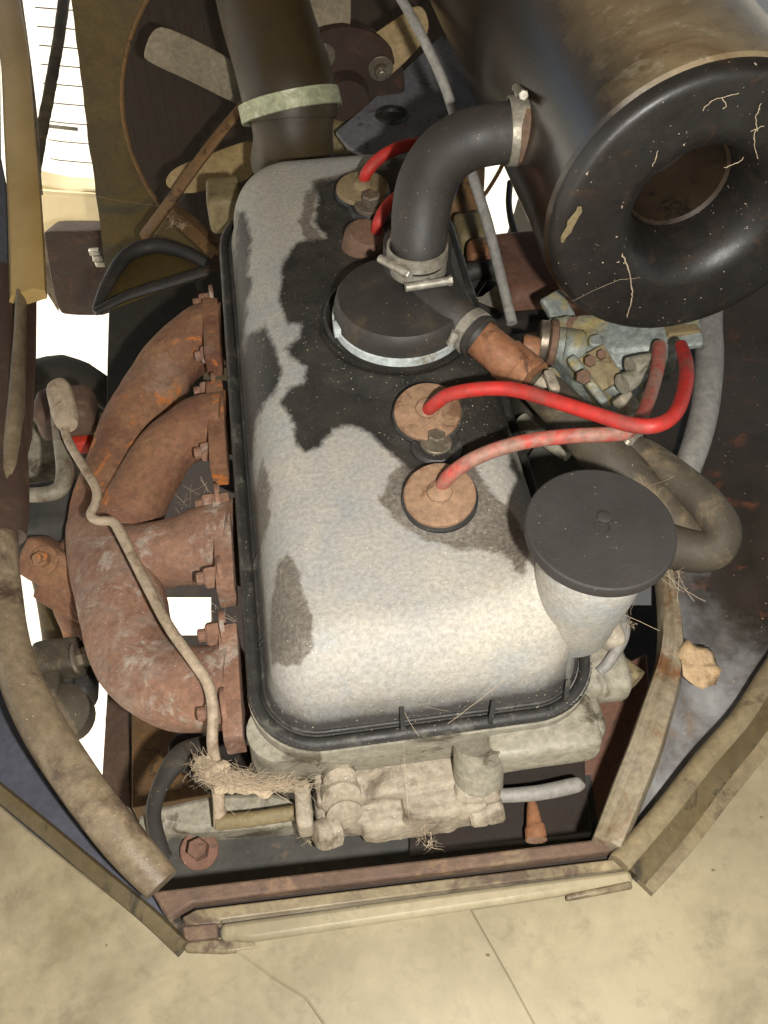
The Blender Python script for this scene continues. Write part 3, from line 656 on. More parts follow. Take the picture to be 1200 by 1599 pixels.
# banjo unions on the left
for (px_, py_, L, rr2, mt) in [(828, 545, .010, .0085, 'copper'), (848, 532, .006, .0125, 'bolt_metal'), (862, 535, .005, .014, 'bolt_rust'), (876, 537, .010, .010, 'carb_alloy'), (895, 545, .012, .012, 'carb_alloy')]:
    q = P(px_, py_, .034); lathe('union_ring', q, (P(900, 545, .034)-P(820, 535, .036)), [(rr2*.9, -L/2), (rr2, -L*.35), (rr2, L*.35), (rr2*.9, L/2)], mt, cb, 12, lump=.0006, lf=150)
lathe('lever_pivot', P(898, 512, .038), Vector((.2, -.6, 1)), [(.007, -.004), (.0065, .002), (.004, .003), (.0001, .003)], 'bolt_rust', cb, 20)
rbox('manifold_neck', P(870, 640, -.02), (.06, .05, .05), 'dark_grey_plate', cb, rad=.5, lump=.002)
im = ptube('intake_runner', [(830, 700, -.03, 40), (900, 740, -.04, 60), (980, 770, -.05, 60)], 'gearbox_grey', None, 24, 5, .001)
tag(im, 'dark cast intake branch under the coolant hose beside the filler cap', 'intake pipe')
im = ptube('vacuum_pipe', [(815, 655, .0, 12), (850, 685, .0, 12), (890, 708, .0, 14)], 'cast_pale', None, 18, 4)
tag(im, 'small pale pipe crossing beneath the red leads', 'pipe')

# ================================================================== CABLE, RADIATOR HOSE, FAN
cbm = [PY(612, -30, .62), PY(640, 15, .60), PY(672, 82, .56), PY(700, 150, .52)]
# cable runs behind the filter from the top and down past the elbow
cpts = [(600, -40, .16), (628, 0, .15), (662, 62, .135), (695, 135, .115), (722, 220, .095), (742, 285, .085), (762, 350, .075), (782, 430, .062), (800, 505, .05)]
o = ptube('control_cable', [(a, b, z, 8.5 if b > 200 else 8) for a, b, z in cpts], 'hose_grey', None, 12, 8)
tag(o, 'long thin grey control cable running diagonally down past the elbow hose', 'cable')

rh = thing('radiator_hose', P(455, 220, 0), 'fat dark olive radiator hose coming down from the top centre', 'hose')
ptube('hose', [(385, -110, .12, 72), (402, -40, .10, 72), (418, 30, .083, 72), (438, 95, .066, 73), (452, 150, .05, 74), (456, 188, .036, 71)], 'hose_olive', rh, 40, 8)
q1, q2 = P(452, 150, .05), P(457, 195, .033)
ptube('thermostat_neck', [(456, 180, .038, 66), (458, 215, .024, 62), (458, 250, .0, 66)], 'hose_olive', rh, 40, 5)
ha, hb = P(452, 150, .05), P(456, 188, .036)
clamp(rh, (ha*.6+hb*.4), (ha-hb).normalized()-rgt*.12, 74*mpp(ha)*1.035, .0135, 'clamp_green', th=.0018)

YF = .85
def pol(cx_, cz_, Y, poly, th_, mat, name, parent=None, bev=.0006):
    return plate(name, [PY(a, b, Y) for a, b in poly], th_, mat, parent, world=True, down=Vector((0, 1, 0)), bev=bev)
fan = thing('cooling_fan', (.075, .80, -.05), 'dusty beige bladed cooling fan half hidden behind the fat hose', 'fan')
def blade(poly, Y, mat, tw=.0):
    top = [PY(a, b, Y+dy) for a, b, dy in chaikin(poly)]
    plate('blade', top, .002, mat, fan, world=True, down=Vector((0, 1, 0)))
blade([(238, 46, .0), (262, 42, .0), (362, 92, .01), (400, 130, .02), (400, 170, .02), (372, 165, .01), (300, 128, -.015), (228, 96, -.015), (224, 84, -.01)], .80, 'fan_paint')
blade([(258, 280, .0), (275, 262, .0), (320, 245, .01), (380, 222, .01), (400, 222, .01), (400, 280, -.01), (330, 296, -.02), (290, 304, -.02), (262, 294, -.01)], .79, 'fan_yellow')
blade([(440, -60, 0), (550, -60, 0), (547, 80, .0), (530, 110, .01), (480, 110, .01)], .79, 'fan_paint')
blade([(548, 78, .0), (620, 30, .0), (660, 2, .0), (675, 50, -.01), (640, 92, -.015), (595, 132, -.01), (560, 110, 0)], .79, 'fan_yellow')
lathe('hub', PY(538, 140, .785), Vector((0, -1, .0)), [(.052, -.01), (.052, .0), (.048, .004), (.02, .006), (.018, .02), (.0001, .02)], 'rust_dark', fan, 48)
for a in range(4):
    t = a*math.pi/2+.5; hexbolt(PY(538, 140, .78)+Vector((math.cos(t)*.035, -.001, math.sin(t)*.035)), Vector((0, -1, 0)), .006, 'bolt_metal', fan, True, .004, 'hub_bolt')
# shroud with round opening
shc = Vector((.070, YF, -.056)); shr = .186
NS = 96; inner = [shc+Vector((math.cos(2*math.pi*i/NS)*shr, 0, math.sin(2*math.pi*i/NS)*shr)) for i in range(NS)]
outl = [PY(112, 0, YF), PY(150, 300, YF), PY(176, 490, YF)]
dxl = (outl[0]-outl[2]); lx = lambda z: outl[0].x+(outl[2].x-outl[0].x)*(outl[0].z-z)/(outl[0].z-outl[2].z)
V_, F_ = list(inner), []
XR = PY(742, 300, YF).x
for i in range(NS):
    a = 2*math.pi*i/NS; d = Vector((math.cos(a), 0, math.sin(a)))
    # project outwards to the frame x in [lx, .40], z in [-.36, .25]
    t = 10
    for tt in np.linspace(shr, .6, 200):
        q = shc+d*float(tt)
        if q.x < lx(q.z) or q.x > XR or q.z > .25 or q.z < -.40: break
    V_.append(q)
n0 = len(V_); V_ += [v+Vector((0, .003, 0)) for v in V_]
for i in range(NS):
    j = (i+1) % NS
    F_ += [(i, j, NS+j, NS+i), (n0+i, n0+NS+i, n0+NS+j, n0+j), (i, n0+i, n0+j, j), (NS+i, NS+j, n0+NS+j, n0+NS+i)]
sh = thing('fan_shroud', (.07, YF, -.40), 'flat brown steel fan shroud with a large round opening at the upper left', 'fan shroud')
obj('shroud_plate', V_, F_, 'brown_paint', sh, 40)
path = inner+[inner[0]]
v, f = tube_mesh(path, [.0022]*len(path), 8, cap=False); obj('opening_lip', v, f, 'strut_paint', sh)
rc = thing('radiator', (.1, .96, -.45), 'dark brown finned radiator behind the fan blades', 'radiator')
plate('core', [Vector((lx(.3)+.0, .96, .30)), Vector((XR+.02, .96, .30)), Vector((XR+.02, .96, -.45)), Vector((lx(-.3)+.02, .96, -.45))], .03, 'radiator_core', rc, world=True, down=Vector((0, 1, 0)))
base = None
for i in range(int((XR+.15)/.0125)):
    x = -.15+i*.0125
    if base is None:
        base = obj('fin_tube', [(x-.0015, .9597, -.45), (x+.0015, .9597, -.45), (x+.0015, .9597, .3), (x-.0015, .9597, .3), (x-.0015, .96, -.45), (x+.0015, .96, -.45), (x+.0015, .96, .3), (x-.0015, .96, .3)], [(0, 1, 2, 3), (0, 4, 5, 1), (3, 2, 6, 7), (0, 3, 7, 4), (1, 5, 6, 2)], 'radiator_core', rc, 0); x00 = x
    else:
        c_ = base.copy(); COL.objects.link(c_); c_.parent = rc; c_.location.x = x-x00

# grille wires far left, and cream valance under them
gr = thing('front_grille', (-.2, 1.15, -.1), 'thin grey horizontal grille bars against white daylight at the top left', 'grille')
for i in range(10):
    y = -18+i*29.5
    v, f = tube_mesh([PY(52+i*3, y, 1.15), PY(95, y+3, 1.15), PY(165, y+9, 1.15)], [.0007]*3, 6); obj('grille_bar', v, f, 'pipe_grey', gr)
v, f = tube_mesh([PY(70, 196, 1.14), PY(122, 202, 1.14)], [.0022]*2, 6); obj('grille_bar', v, f, 'pipe_grey', gr)
o = thing('front_valance', PY(100, 330, 1.16), 'pale cream valance panel below the grille at the left', 'body panel')
plate('panel', [PY(a, b, 1.16) for a, b in [(52, 282), (75, 288), (110, 295), (160, 297), (170, 380), (52, 380)]], .03, 'cream_pale', o, world=True, down=Vector((0, 1, 0)), bev=.003)
plate('panel_seam', [PY(a, b, 1.155) for a, b in [(55, 296), (160, 304), (160, 311), (55, 303)]], .004, 'cream_pale', o, world=True, down=Vector((0, 1, 0)), bev=.001)
bx = thing('headlamp_box', PY(110, 430, .95), 'dark brown pressed steel box with rounded corners below the cream valance', 'lamp box')
plate('box_front', [PY(a, b, .95) for a, b in chaikin([(68, 366), (70, 360), (120, 360), (182, 360), (190, 420), (190, 492), (110, 493), (88, 486)], 2)], .08, 'rust_dark', bx, world=True, down=Vector((0, 1, -.5)), bev=.006)
plate('side_strip', [PY(a, b, .96) for a, b in [(60, 365), (74, 380), (92, 488), (62, 440)]], .01, 'cream_dirty', bx, world=True, down=Vector((0, 1, 0)))
for i in range(3): rbox('wiring_clip', PY(148+i*5, 393+i*9, .935), (.012, .006, .008), 'clamp_metal', bx, rad=.6, n=3, lump=.001)

# struts, arch bracket and belts at upper left
o = ptube('stay_rod', [(420, 118, .02, 10), (380, 165, .0, 11), (320, 240, -.03, 12), (262, 320, -.07, 12), (225, 370, -.1, 12)], 'strut_paint', None, 12, 5, flat=.6)
tag(o, 'long brown flat stay running diagonally across the fan opening', 'stay')
o = ptube('stay_rod', [(262, 325, -.09, 16), (300, 355, -.09, 18), (350, 405, -.09, 14)], 'strut_paint', None, 4, 5, flat=.4)
tag(o, 'short orange brown stay falling right from the cobweb lump', 'stay')
ar = thing('arch_bracket', P(240, 430, -.12), 'dark arched bracket with black rubber edge behind the manifold', 'bracket')
ptube('arch', [(150, 485, -.10, 7), (170, 440, -.10, 10), (200, 398, -.10, 12), (245, 384, -.10, 12), (290, 394, -.10, 11), (325, 412, -.10, 9)], 'rubber', ar, 12, 6)
plate('arch_plate', [(165, 470), (180, 425), (210, 400), (250, 394), (300, 404), (330, 418), (345, 408), (350, 420), (250, 450), (170, 480)], .004, 'brown_paint', ar, z=-.105)
ptube('arch_strip', [(148, 488, -.095, 7), (200, 462, -.095, 9), (270, 440, -.095, 10), (350, 415, -.095, 10)], 'rubber', ar, 10, 5, flat=.7)
plate('arch_flange', [(335, 395), (352, 398), (352, 415), (320, 422)], .004, 'rust_dark', ar, z=-.088)

# shelf bracket upper centre right
o = plate('shelf_bracket', [(525, 205), (560, 175), (690, 55), (705, 60), (765, 180), (738, 235), (700, 330), (590, 250), (545, 230)], .004, 'shelf_steel', None, z=.0)
tag(o, 'flat dark grey steel bracket with a round hole behind the rear plug seal', 'bracket')
o = lathe('rubber_grommet', P(612, 178, .002), UP, [(.014, -.001), (.013, .001), (.007, .0012), (.005, -.002), (.0001, -.002)], 'black_seal', None, 32)
tag(o, 'black rubber grommet set in the flat grey bracket', 'grommet')
o = plate('inner_wing_plate', [(172, 420), (350, 420), (350, 560), (316, 560), (318, 592), (358, 594), (360, 620), (250, 720), (165, 720), (168, 560)], .004, 'dark_grey_plate', None, z=-.17)
tag(o, 'plain dark grey steel plate standing behind the rear manifold branch', 'steel plate')

# stuff between elbow and filter
rb = thing('rubber_mount', P(820, 430, -.05), 'smooth red brown boxed mount under the left flank of the air filter', 'mount')
rbox('mount_body', P(838, 462, -.045), (.068, .078, .07), 'rust_plate', rb, axis=UP, ref=Vector((1, 0, 0)), rad=.28, n=6)
rbox('mount_shadow_bar', P(800, 505, -.02), (.06, .012, .012), 'dark_void', rb, rad=.4)  # dark bar standing in for shade at the mount's foot
o = plate('wing_edge', [(790, 420, -.2), (778, 405, -.2), (802, 335, -.22), (812, 300, -.22), (850, 360, -.22), (850, 420, -.2)], .003, 'cream_bright', None); tag(o, 'cream inner wing edge glimpsed left of the air filter drum', 'body panel')
o = ptube('wiring_loom', [(797, 285, -.12, 5), (795, 320, -.12, 5), (803, 360, -.12, 6), (820, 400, -.12, 6)], 'rubber', None, 10, 5); tag(o, 'thin black wiring loom crossing the bright gap by the air filter', 'wiring')
o = ptube('brown_canister', [(738, 250, -.10, 20), (734, 300, -.12, 22), (728, 355, -.14, 22)], 'strut_paint', None, 20, 5); tag(o, 'tan rounded canister end beside the grey cable', 'canister')
ft = thing('fuel_fitting', P(728, 390, -.02), 'grimy brass fuel fitting behind the breather lid', 'fitting')
rbox('fitting_body', P(735, 365, -.03), (.024, .034, .02), 'cast_beige', ft, rad=.5, lump=.002, lf=120); rbox('fitting_body', P(750, 398, -.02), (.02, .022, .02), 'copper', ft, rad=.7)
lathe('fitting_cap', P(722, 315, -.04), Vector((.3, -1, .7)), [(.024, -.02), (.022, 0), (.014, .006), (.0001, .008)], 'strut_paint', ft, 24)
o = ptube('vacuum_hose', [(700, 450, -.03, 14), (735, 425, -.02, 15), (775, 420, -.02, 14), (800, 430, -.03, 12)], 'rubber', None, 14, 5); tag(o, 'short black hose behind the breather spout', 'hose')
o = plate('chrome_clip', [(742, 465, .0), (762, 436, .01), (782, 442, .01), (748, 468, .0), (790, 486, .0), (770, 462, .004)], .001, 'clamp_metal', None); tag(o, 'small bright bent metal clip beside the breather spout', 'clip')
o = rbox('side_casting', P(740, 500, -.05), (.06, .08, .05), 'gearbox_grey', None, rad=.5, lump=.003); tag(o, 'dark greasy casting under the breather spout', 'casting')

# ================================================================== LEFT SIDE DETAILS
bp = thing('bent_pipe', P(92, 612, -.03), 'thin tan metal pipe with bends running over the exhaust manifold', 'pipe')
ptube('pipe', [(104, 640, -.010, 6.9), (100, 660, -.012, 6.9), (108, 690, -.012, 6.9), (130, 728, -.010, 6.9), (150, 762, -.008, 7.3), (150, 785, -.008, 7.3), (142, 804, -.008, 7.3), (154, 813, -.008, 7.3), (176, 815, -.008, 7.7), (190, 835, -.008, 8.2), (225, 905, -.008, 8.2), (262, 975, -.006, 8.6), (300, 1030, -.006, 8.6), (325, 1068, -.008, 9.0), (333, 1110, -.012, 9.0), (332, 1160, -.02, 9.0), (338, 1200, -.03, 9.5), (342, 1250, -.04, 9.5), (344, 1290, -.05, 10.3)], 'pipe_tan', bp, 14, 6)
ptube('pipe_head', [(88, 600, -.005, 15), (92, 608, -.006, 19), (98, 630, -.008, 20), (104, 655, -.010, 19), (108, 664, -.010, 14)], 'pipe_tan', bp, 24, 4)
o = ptube('square_bend_pipe', [(92, 640, -.02, 13), (97, 690, -.03, 13), (102, 735, -.03, 14), (95, 762, -.03, 13), (70, 772, -.03, 12), (20, 773, -.03, 11)], 'pipe_grey', None, 16, 6); tag(o, 'grey brown pipe bending square to the left below the tan pipe head', 'pipe')
cl = thing('clutch_lever', P(100, 700, -.1), 'dirty round grey drum with a red part behind the pipe bend at the left', 'drum')
lathe('drum_face', P(95, 710, -.13), Vector((.1, -.3, 1)), [(.042, -.03), (.042, .0), (.034, .004), (.032, .001), (.0001, .002)], 'cast_pale', cl, 40)
rbox('drum_bracket', P(105, 645, -.07), (.04, .03, .03), 'rust_bar', cl, rad=.5, lump=.002)
rbox('red_clip', P(122, 688, -.09), (.02, .018, .012), 'red_label', cl, rad=.4); rbox('drum_arm', P(145, 672, -.11), (.04, .02, .02), 'cast_beige', cl, rad=.5, lump=.002)
sg = thing('steering_box', P(105, 600, -.25), 'dark brown rounded housing below the bright gap at the left', 'housing')
ptube('housing_barrel', [(40, 625, -.2, 50), (95, 610, -.2, 55), (150, 640, -.2, 50), (175, 690, -.2, 40)], 'dark_grey_plate', sg, 28, 5, .002)
for i, (a, b) in enumerate([(70, 640), (90, 655), (80, 670)]):
    pass
o = ptube('wiring_loom', [(60, 625, -.12, 5), (110, 608, -.12, 6), (150, 625, -.12, 6), (172, 645, -.12, 5)], 'hose_olive', None, 8, 5); tag(o, 'dusty olive wiring passing behind the tan pipe head', 'wiring')
o = ptube('wiring_loom', [(115, 610, -.11, 5), (140, 640, -.11, 6), (160, 655, -.11, 6), (178, 640, -.11, 5)], 'hose_olive', None, 8, 5); tag(o, 'dusty olive wiring loop touching the manifold', 'wiring')
o = rbox('side_lump', P(78, 815, -.09), (.07, .05, .04), 'gearbox_grey', None, rad=.6, n=7, lump=.004, lf=50); tag(o, 'greasy grey green casting left of the manifold junction', 'casting')
o = ptube('prop_post', [(70, 885, -.16, 24), (85, 940, -.18, 26), (98, 1030, -.2, 26), (110, 1110, -.22, 26)], 'brown_paint', None, 20, 4); tag(o, 'tan upright tube between the bright gaps at the left', 'tube')
bk = thing('clamp_bracket', P(100, 1070, -.15), 'grey brown bolted clamp bracket beside the left rail', 'bracket')
rbox('bracket_top', P(92, 1030, -.095), (.030, .022, .02), 'hose_dusty', bk, rad=.5, lump=.001); rbox('bracket_leg', P(85, 1068, -.10), (.011, .028, .02), 'hose_dusty', bk, rad=.5); rbox('bracket_leg', P(105, 1068, -.11), (.011, .028, .02), 'gearbox_grey', bk, rad=.5)
lathe('bracket_cup', P(95, 1110, -.10), Vector((0, -.3, 1)), [(.016, -.02), (.017, 0), (.012, .004), (.0001, .006)], 'hose_dusty', bk, 24)
hexbolt(P(122, 1028, -.09), Vector((1, 0, .2)), .006, 'bolt_metal', bk, True, .002); rbox('bracket_knob', P(122, 1070, -.12), (.024, .03, .024), 'rubber', bk, rad=.7, n=5)

# chassis members seen far below
o = plate('chassis_rail', [(168, 1075), (200, 1100), (204, 1262), (158, 1240)], .04, 'rust_bar', None, z=-.22); tag(o, 'brown upright chassis rail beside the bright gap at the lower left', 'chassis rail')
o = plate('chassis_web', [(206, 1100), (270, 1110), (320, 1130), (330, 1240), (206, 1262)], .03, 'strut_paint', None, z=-.20); tag(o, 'dim brown chassis web under the front manifold branch', 'chassis panel')
o = plate('dark_bracket', [(262, 1160), (288, 1128), (330, 1120), (392, 1165), (392, 1230), (330, 1240), (262, 1180)], .006, 'dark_void', None, z=-.10, bev=.002); tag(o, 'black folded bracket behind the cobweb', 'bracket')
gb = thing('bell_housing', P(560, 1290, -.2), 'wide dark grey greasy bell housing plate along the front of the bay', 'bell housing')
plate('housing_plate', [(238, 1320), (262, 1290), (282, 1300), (300, 1288), (340, 1294), (470, 1275), (660, 1235), (930, 1200), (950, 1330), (560, 1372), (240, 1405)], .05, 'gearbox_grey', gb, z=-.075, bev=.003)
plate('pale_web', [(216, 1270), (250, 1258), (330, 1240), (420, 1235), (480, 1250), (480, 1285), (300, 1298), (262, 1290), (240, 1315), (216, 1290)], .02, 'cast_pale', gb, z=-.06, bev=.003)
plate('shadow_plate', [(640, 1180), (905, 1150), (925, 1300), (640, 1330)], .01, 'dark_void', gb, z=-.068)  # dark plate standing in for the shadow of a recess
q = P(312, 1328, -.072); hexbolt(q, Vector((.05, -.25, 1)), 17*mpp(q), 'rust_plate', gb, True, 0, 'housing_bolt', .011)
o = ptube('orange_cone', [(838, 1312, -.055, 17), (836, 1293, -.055, 16), (835, 1288, -.055, 13), (832, 1262, -.055, 9), (829, 1240, -.055, 3)], 'copper', None, 18, 4); tag(o, 'small orange pointed cone standing behind the front cross member', 'cone')
o = ptube('dark_hose', [(330, 1165, -.06, 20), (285, 1180, -.055, 20), (255, 1220, -.052, 14), (240, 1270, -.05, 12), (252, 1325, -.05, 12), (262, 1340, -.05, 10)], 'rubber', None, 16, 6, flat=.6); tag(o, 'flat black hose curling down behind the foot of the left rail', 'hose')
o = ptube('linkage_rod', [(340, 1284, -.048, 13), (400, 1278, -.046, 12), (466, 1268, -.046, 12)], 'cast_beige', None, 14, 4); tag(o, 'beige horizontal linkage rod joining the foot of the tan pipe to the crusty housing', 'rod')
o = rbox('linkage_eye', P(475, 1262, -.04), (.008, .024, .016), 'cast_white', None, rad=.6, lump=.001); tag(o, 'pale flattened eye on the end of the linkage rod', 'link')
o = ptube('black_hose', [(905, 1120, -.06, 9), (903, 1180, -.07, 11), (900, 1250, -.08, 14), (905, 1320, -.08, 14)], 'rubber', None, 12, 5); tag(o, 'thin black upright hose left of the red brown plate', 'hose')
o = plate('red_brown_plate', [(912, 1120), (925, 1060), (1010, 1020), (1015, 1080), (960, 1250), (925, 1320), (900, 1320)], .004, 'rust_plate', None, z=-.075); tag(o, 'rusty red brown plate between engine and right rail', 'steel plate')
nb = thing('neck_fittings', P(960, 1020, -.02), 'small pale tube and clips crowded below the filler neck', 'fitting')
ptube('vent_tube', [(965, 950, .0, 8), (975, 975, .0, 9), (972, 1000, .0, 9), (950, 1035, -.004, 9), (935, 1050, -.006, 9)], 'hose_grey', nb, 12, 5)
ptube('tan_stub', [(950, 1025, -.015, 15), (975, 1045, -.015, 17), (996, 1062, -.015, 17)], 'cast_beige', nb, 16, 3)
rbox('pale_lug', P(952, 985, .0), (.012, .02, .012), 'cast_white', nb, rad=.7, lump=.001); rbox('pale_lug', P(940, 1050, -.015), (.026, .03, .02), 'cast_pale', nb, rad=.7, lump=.001)

# dark sheets added to block the daylight except at the gaps
ut = thing('backing', P(600, 900, -.34), 'dark undertray added deep below the engine to block daylight', 'backing')
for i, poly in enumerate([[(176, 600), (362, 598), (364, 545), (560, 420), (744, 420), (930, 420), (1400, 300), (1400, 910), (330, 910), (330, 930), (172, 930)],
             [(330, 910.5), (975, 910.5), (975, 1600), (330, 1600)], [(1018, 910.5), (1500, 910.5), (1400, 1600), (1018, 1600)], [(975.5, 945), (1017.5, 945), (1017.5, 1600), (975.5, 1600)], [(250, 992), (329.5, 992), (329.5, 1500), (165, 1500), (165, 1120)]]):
    plate('backing_panel', poly, .003, 'dark_void', ut, z=-.34, bev=0)
o = plate('blocker_plate', [(560, 330), (740, 330), (740, 420), (560, 420)], .02, 'dark_void', None, z=-.3); tag(o, 'dark blocker plate added deep behind the breather lid', 'tube')  # this plate and the next two are added to block the bright ground
o = plate('front_blocker', [(610, 240, -.2), (742, 240, -.2), (745, 360, -.22), (700, 420, -.22), (600, 420, -.22)], .02, 'dark_void', None); tag(o, 'dark front beam added under the steel bracket to hide daylight', 'blocker')
o = plate('front_blocker', [(175, 470), (360, 440), (360, 552), (300, 556), (176, 600)], .02, 'dark_void', None, z=-.26); tag(o, 'dark front beam added behind the rear manifold branch to hide daylight', 'blocker')

# ================================================================== BODYWORK
lr = thing('left_rail', P(60, 1100, 0), 'long bent round edged rail, worn grey brown, along the left of the opening', 'frame rail')
def oval_prof(w_, h_, n_=18): return [(w_*math.cos(2*math.pi*i/n_), h_*math.sin(2*math.pi*i/n_)) for i in range(n_)]
sweep('rail_tube', [(34, 466, .036, .32), (30, 560, .036, .42), (22, 660, .034, .55), (14, 760, .032, .7), (4, 850, .03, .9), (8, 950, .03, 1.0), (28, 1050, .028, 1.05), (70, 1140, .025, 1.1), (130, 1230, .022, 1.1), (190, 1310, .018, 1.05), (252, 1382, .012, .9)], oval_prof(.0088, .0074), 'rail_left', lr, 10, lump=.0006)
sweep('rail_upper', [(-5, 430, .03), (-3, 550, .03), (0, 660, .03), (2, 780, .03), (-4, 840, .03)], oval_prof(.0145, .010), 'rail_purple', lr, 8)
plate('purple_skin', [(-80, 420), (22, 458), (57, 465), (56, 560), (50, 680), (20, 800), (-80, 800)], .002, 'rail_purple', lr, z=.022)
o = thing('door_pillar', P(20, 250, .0), 'cream painted pillar edge at the upper left, ending above the purple stained rail', 'pillar')
sweep('pillar_edge', [(5, -40, .04), (22, 80, .04), (30, 200, .04), (38, 320, .04), (42, 420, .04), (43, 462, .04)], [(-.011, -.004), (-.011, .002), (-.005, .005), (.003, .003), (.009, .002), (.0115, -.002), (.0115, -.008)], 'cream_bright', o, 8)
sweep('pillar_lip', [(22, -40, .035), (38, 80, .035), (50, 190, .033), (54, 270, .033), (57, 300, .033)], [(-.004, -.003), (-.004, .002), (.0045, .002), (.0045, -.003)], 'cream_dirty', o, 6)
plate('pillar_grey_panel', [(-200, -60), (-2, -60), (0, 240), (18, 330), (22, 480), (-200, 480)], .004, 'blue_grey_panel', o, z=.03)  # flat grey panel left of the pillar
o = ptube('threaded_rod', [(104, -30, .0, 9), (92, 60, .0, 9), (78, 140, .0, 9), (64, 215, .0, 9), (53, 292, .0, 7)], 'hose_dusty', None, 12, 10, .0006, 400); tag(o, 'rough brown rod slanting across the bright grille', 'rod')
# blue grey panel under the left rail, then the cream floor's upturned edge
o = plate('inner_body_panel', [(-150, 1000), (20, 1080), (90, 1185), (160, 1290), (240, 1395), (270, 1460), (150, 1400), (50, 1330), (-40, 1260), (-300, 1120), (-300, 900)], .003, 'blue_grey_panel', None, z=-.012); tag(o, 'flat blue grey panel between left rail and cream floor edge', 'body panel')
fe = thing('floor_edge', P(120, 1370, 0), 'olive brown upturned edge of the cream floor, lower left of the opening', 'trim edge')
sweep('edge_strip', [(-120, 1150, .004), (-40, 1205, .004), (60, 1285, .004), (150, 1360, .004), (225, 1422, .004), (285, 1478, .004)], [(-.0035, -.006), (-.0035, -.001), (-.002, .0012), (.001, .001), (.0035, -.001), (.0035, -.006)], 'cream_olive', fe, 6)
cf = thing('cream_floor', P(600, 1550, -.02), 'worn cream painted metal floor around the front of the opening', 'floor panel')
plate('floor_sheet', [(-900, 700, -.002), (-60, 1205, -.002), (50, 1300, -.002), (150, 1380, -.002), (285, 1478, -.002), (345, 1462, -.002), (985, 1368, -.002), (1030, 1320, -.002), (1210, 1120, -.002), (1700, 500, -.002), (3200, 1200, -.002), (3200, 3400, -.002), (-1600, 3400, -.002)], .003, 'cream', cf, bev=.001)
# overlapping sheets with a raised seam
plate('overlap_sheet', [(352, 1474, .0002), (470, 1455, .0002), (735, 1415, .0002), (800, 1530, .0002), (880, 1680, .0002), (560, 1680, .0002), (478, 1560, .0002), (430, 1530, .0002)], .0022, 'cream', cf, bev=.0012)
xm = thing('front_cross_member', P(600, 1360, -.01), 'rusty angle iron cross member with a beige channel along the front of the opening', 'cross member')
plate('rust_angle', [(236, 1392), (470, 1364), (700, 1338), (945, 1308), (962, 1328), (700, 1360), (470, 1388), (300, 1410), (262, 1434)], .02, 'rust_bar', xm, z=.0, bev=.0012)
plate('dark_gap', [(262, 1436), (300, 1412), (700, 1362), (962, 1330), (965, 1345), (300, 1428), (280, 1440)], .004, 'dark_void', xm, z=-.006, bev=0)
plate('beige_lip', [(284, 1432), (306, 1420), (700, 1372), (1002, 1336), (1012, 1352), (700, 1390), (345, 1436), (346, 1442), (290, 1446)], .006, 'cream_dirty', xm, z=.0015, bev=.0008)
plate('front_channel', [(344, 1441), (700, 1393), (985, 1356), (992, 1378), (800, 1408), (620, 1435), (400, 1468), (344, 1468)], .006, 'cream', xm, z=.003, bev=.0022)
plate('corner_tab', [(284, 1446), (340, 1440), (340, 1464), (288, 1470)], .004, 'rust_bar', xm, z=.0035, bev=.001)
plate('channel_foot', [(282, 1466), (344, 1466), (400, 1469), (400, 1482), (350, 1488), (290, 1486)], .004, 'cream_dirty', xm, z=.0005, bev=.001)
plate('end_foot', [(885, 1396), (985, 1374), (990, 1386), (885, 1406)], .003, 'cream_dirty', xm, z=.003, bev=.001)
# right side
rr2 = thing('right_rail', P(985, 1180, -.02), 'worn beige metal rail curving up the right side of the opening', 'frame rail')
sweep('rail_strip', [(1035, 860, .004, .5), (1048, 930, .004, .62), (1052, 1000, .004, .8), (1040, 1070, .004, 1.), (1015, 1150, .004, 1.1), (985, 1230, .004, 1.1), (950, 1318, .004, 1.0)], [(-.0066, -.012), (-.0068, -.001), (-.005, .0022), (.000, .0026), (.0026, .0004), (.0048, .0012), (.0066, .0), (.0068, -.012)], 'rail_right', rr2, 10, lump=.0006)
wp = thing('wheel_arch_panel', P(1120, 800, -.05), 'black rust speckled curved inner wing panel along the right edge', 'inner wing')
def wing_sheet():
    rows = [(330, 985, 1500), (430, 985, 1500), (520, 1000, 1500), (640, 1000, 1480), (760, 1010, 1450), (860, 1030, 1400), (930, 1050, 1350), (1000, 1062, 1300), (1080, 1046, 1230), (1160, 1020, 1160), (1240, 995, 1100), (1300, 968, 1050), (1340, 955, 1010)]
    V_, F_, nc = [], [], 24
    ys = np.array([r_[0] for r_ in rows]); xa = np.array([r_[1] for r_ in rows]); xb = np.array([r_[2] for r_ in rows])
    for yy in np.linspace(330, 1340, 70):
        a, b = np.interp(yy, ys, xa), np.interp(yy, ys, xb)
        for i in range(nc+1):
            t = i/nc; x = a+(b-a)*t; z = -.004-.010*math.sin(min(1, t*1.3)*math.pi)*max(0, min(1, (yy-700)/250))-.02*max(0, min(1, (800-yy)/250))
            V_.append(P(float(x), float(yy), z))
    m = nc+1
    for j in range(69):
        for i in range(nc): F_.append((j*m+i, (j+1)*m+i, (j+1)*m+i+1, j*m+i+1))
    return V_, F_
v, f = wing_sheet(); k = NT('wing_paint')
dark = k.mix(k.ramp(k.noise(14, 8, .65), .35, .65), lin('#1d1915'), lin('#30271f'))
dark = k.mix(k.ramp(k.noise(45, 8, .75, .5), .56, .70), dark, lin('#5a3420'))
grey = k.mix(k.ramp(k.noise(35, 8, .7), .35, .65), lin('#55524f'), lin('#82817f')); grey = k.mix(k.ramp(k.noise(22, 6, .7, .5), .56, .68), grey, lin('#6a5238'))
m_ = k.ramp(k.math('ADD', k.attr('worn'), k.math('MULTIPLY', k.math('SUBTRACT', k.noise(25, 8, .7), .5), 1.3)), .3, .8)
